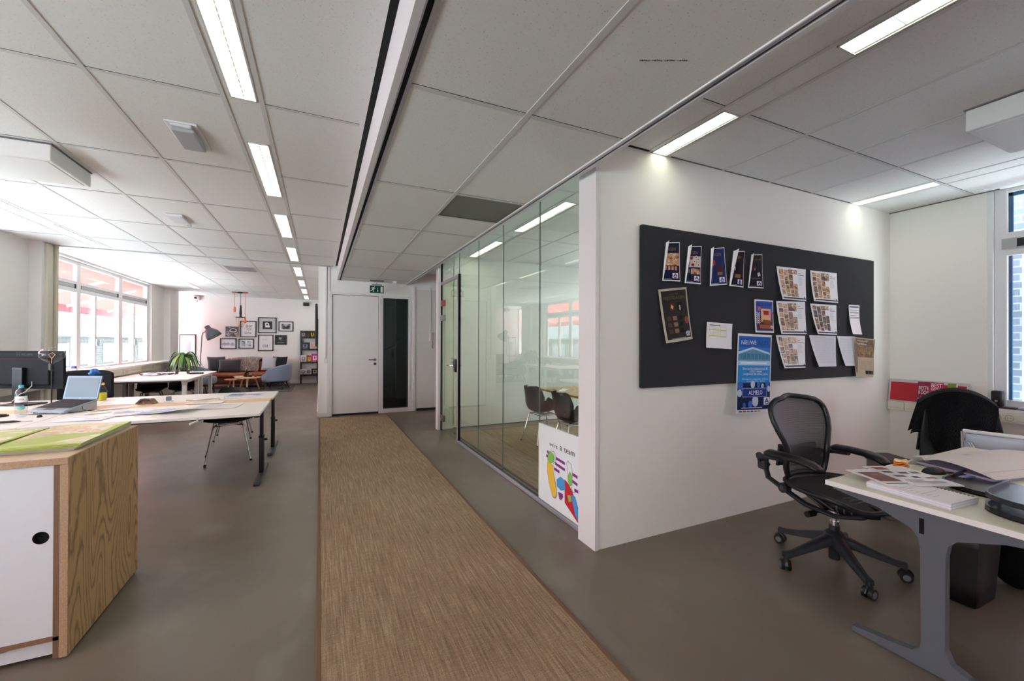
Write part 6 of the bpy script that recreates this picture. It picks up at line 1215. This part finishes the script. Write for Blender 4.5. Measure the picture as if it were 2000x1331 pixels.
# pendants
COP = mat('c8795a', .3, .8, name='copper')
def pendant(label, x, y, m, zlow, cage, cord):
    o = thing('pendant_lamp', label, 'lamp', (x, y, C), 0, 'three bulb pendants above the lounge'); mb = MB(); mb.cyl((0, 0, -.035), (0, 0, -.001), .07, m, seg=24); mb.build('ceiling_rose', o, 40)
    L = C-zlow; mb = MB(); mb.cyl((0, 0, -L+.2), (0, 0, -.03), .006, cord, seg=8); mb.build('cord', o)
    mb = MB(); mb.lathe([(0, -L+.25), (.02, -L+.24), (.03, -L+.16), (.03, -L+.1), (0, -L+.1)], m, 16, None); mb.build('lamp_holder', o, 40); mb = MB(); mb.lathe([(.02, -L+.1), (.045, -L+.05), (.05, -L+.0), (.03, -L-.05), (0, -L-.06)], CGLASS, 18); mb.build('bulb', o, 180)
    if cage:
        mb = MB(); mb.cyl((0, 0, -L+.12), (0, 0, -L+.10), .12, BLACK, seg=24); mb.cyl((0, 0, -L+.2), (0, 0, -L+.45), .035, BLACK, r1=.02); mb.build('collar', o, 40); mb = MB()
        for k in range(6): a = k*math.pi/3; mb.tube([(.09*math.cos(a), .09*math.sin(a), -L+.1), (.10*math.cos(a), .10*math.sin(a), -L-.05), (.05*math.cos(a), .05*math.sin(a), -L-.16), (0, 0, -L-.18)], .004, COP, seg=6)
        mb.build('wire_cage', o)
pendant('copper bulb pendant on a short cord, left of the three', -2.17, 13.75, COP, 2.11, False, COP); pendant('black pendant with a wire cage, middle of the three', -2.03, 13.76, BLACK, 1.95, True, BLACK); pendant('copper bulb pendant on the longest cord, right of the three', -1.92, 13.75, COP, 1.80, False, COP)
# book shelf
o = thing('book_rack', 'narrow black display rack of books beside the lounge partition', 'shelf', (-.32, 15.22, 0)); RK = mat('0e0e12', .5); zs = (1.52, 1.13, .70, .29)
mb = MB()
mb.box(-.265, -.22, -.02, .12, .003, 1.74, RK); mb.build('upright', o); mb = MB(); mb.box(.24, .275, -.02, .12, .003, 1.74, RK); mb.build('upright', o)
for z_ in zs: mb = MB(); mb.box(-.22, .24, -.08, .12, z_-.03, z_, RK); mb.box(-.265, .275, -.09, -.08, z_-.035, z_+.02, RK); mb.build('ledge', o)
mb = MB(); mb.box(-.265, .275, -.02, .12, 1.72, 1.74, RK); mb.build('top_board', o)
bk = [(-.50, 1.52, .14, .19, 'c8b0a8', '2a1c1c', 'dark red book on the top ledge of the rack, left'), (-.36, 1.52, .12, .2, '5a2a34', '1a1416', 'black and rose book in the middle of the top ledge'), (-.23, 1.52, .13, .21, 'd8c81e', '1c1a16', 'black book with a yellow block on the top ledge'), (-.11, 1.52, .10, .2, 'e0e0e0', '2a2420', 'dark book with white figure, right end of the top ledge'),
      (-.44, 1.13, .23, .22, '8a94b0', '10131f', 'wide dark navy book on the second ledge'), (-.20, 1.13, .20, .24, 'c88a80', 'c9c2be', 'pale book with a small red figure on the second ledge'),
      (-.49, .70, .16, .24, '6a6a74', 'dcdcdc', 'white round cornered book on the third ledge'), (-.32, .70, .13, .22, 'c8cc3a', 'b02a2e', 'red book with a green top on the third ledge'), (-.155, .70, .19, .28, 'f0e4ec', 'b82a80', 'magenta book on the third ledge'),
      (-.50, .29, .15, .19, '4a2a50', 'd8d4d8', 'framed style white book with a purple picture, far left of the lowest ledge'), (-.335, .29, .15, .19, '3a2438', 'dcd8da', 'white book with a letter N on the lowest ledge'), (-.15, .29, .20, .20, 'a8b894', '1a1c1a', 'dark book with a pale green picture on the lowest ledge')]
for x, z_, w_, h_, c1, c2, lb in bk:
    o = thing('book', lb, 'book', (x, 15.18, z_+.001), 0, 'books displayed on the black rack'); mb = MB(); mb.box(-w_/2, w_/2, 0, .02, 0, h_, mat(c2, .4), .003); mb.build('cover', o)
    s = Sheet(flat((-w_/2, -.0008, h_), (w_, 0, 0), (0, 0, -h_))); s.rect(.2, .25, .8, .75, mat(c1, .4), 1, 1)
    if 'letter N' in lb: s.text('N', .35, .35, .65, .65, Wp)
    else: s.poly([(.35, .35), (.65, .3), (.6, .6), (.4, .65)], mat(c2, .4)); s.rect(.2, .85, .7, .9, mat(c1, .4), 1, 1)
    s.mb.build('cover_picture', o, fix=False)
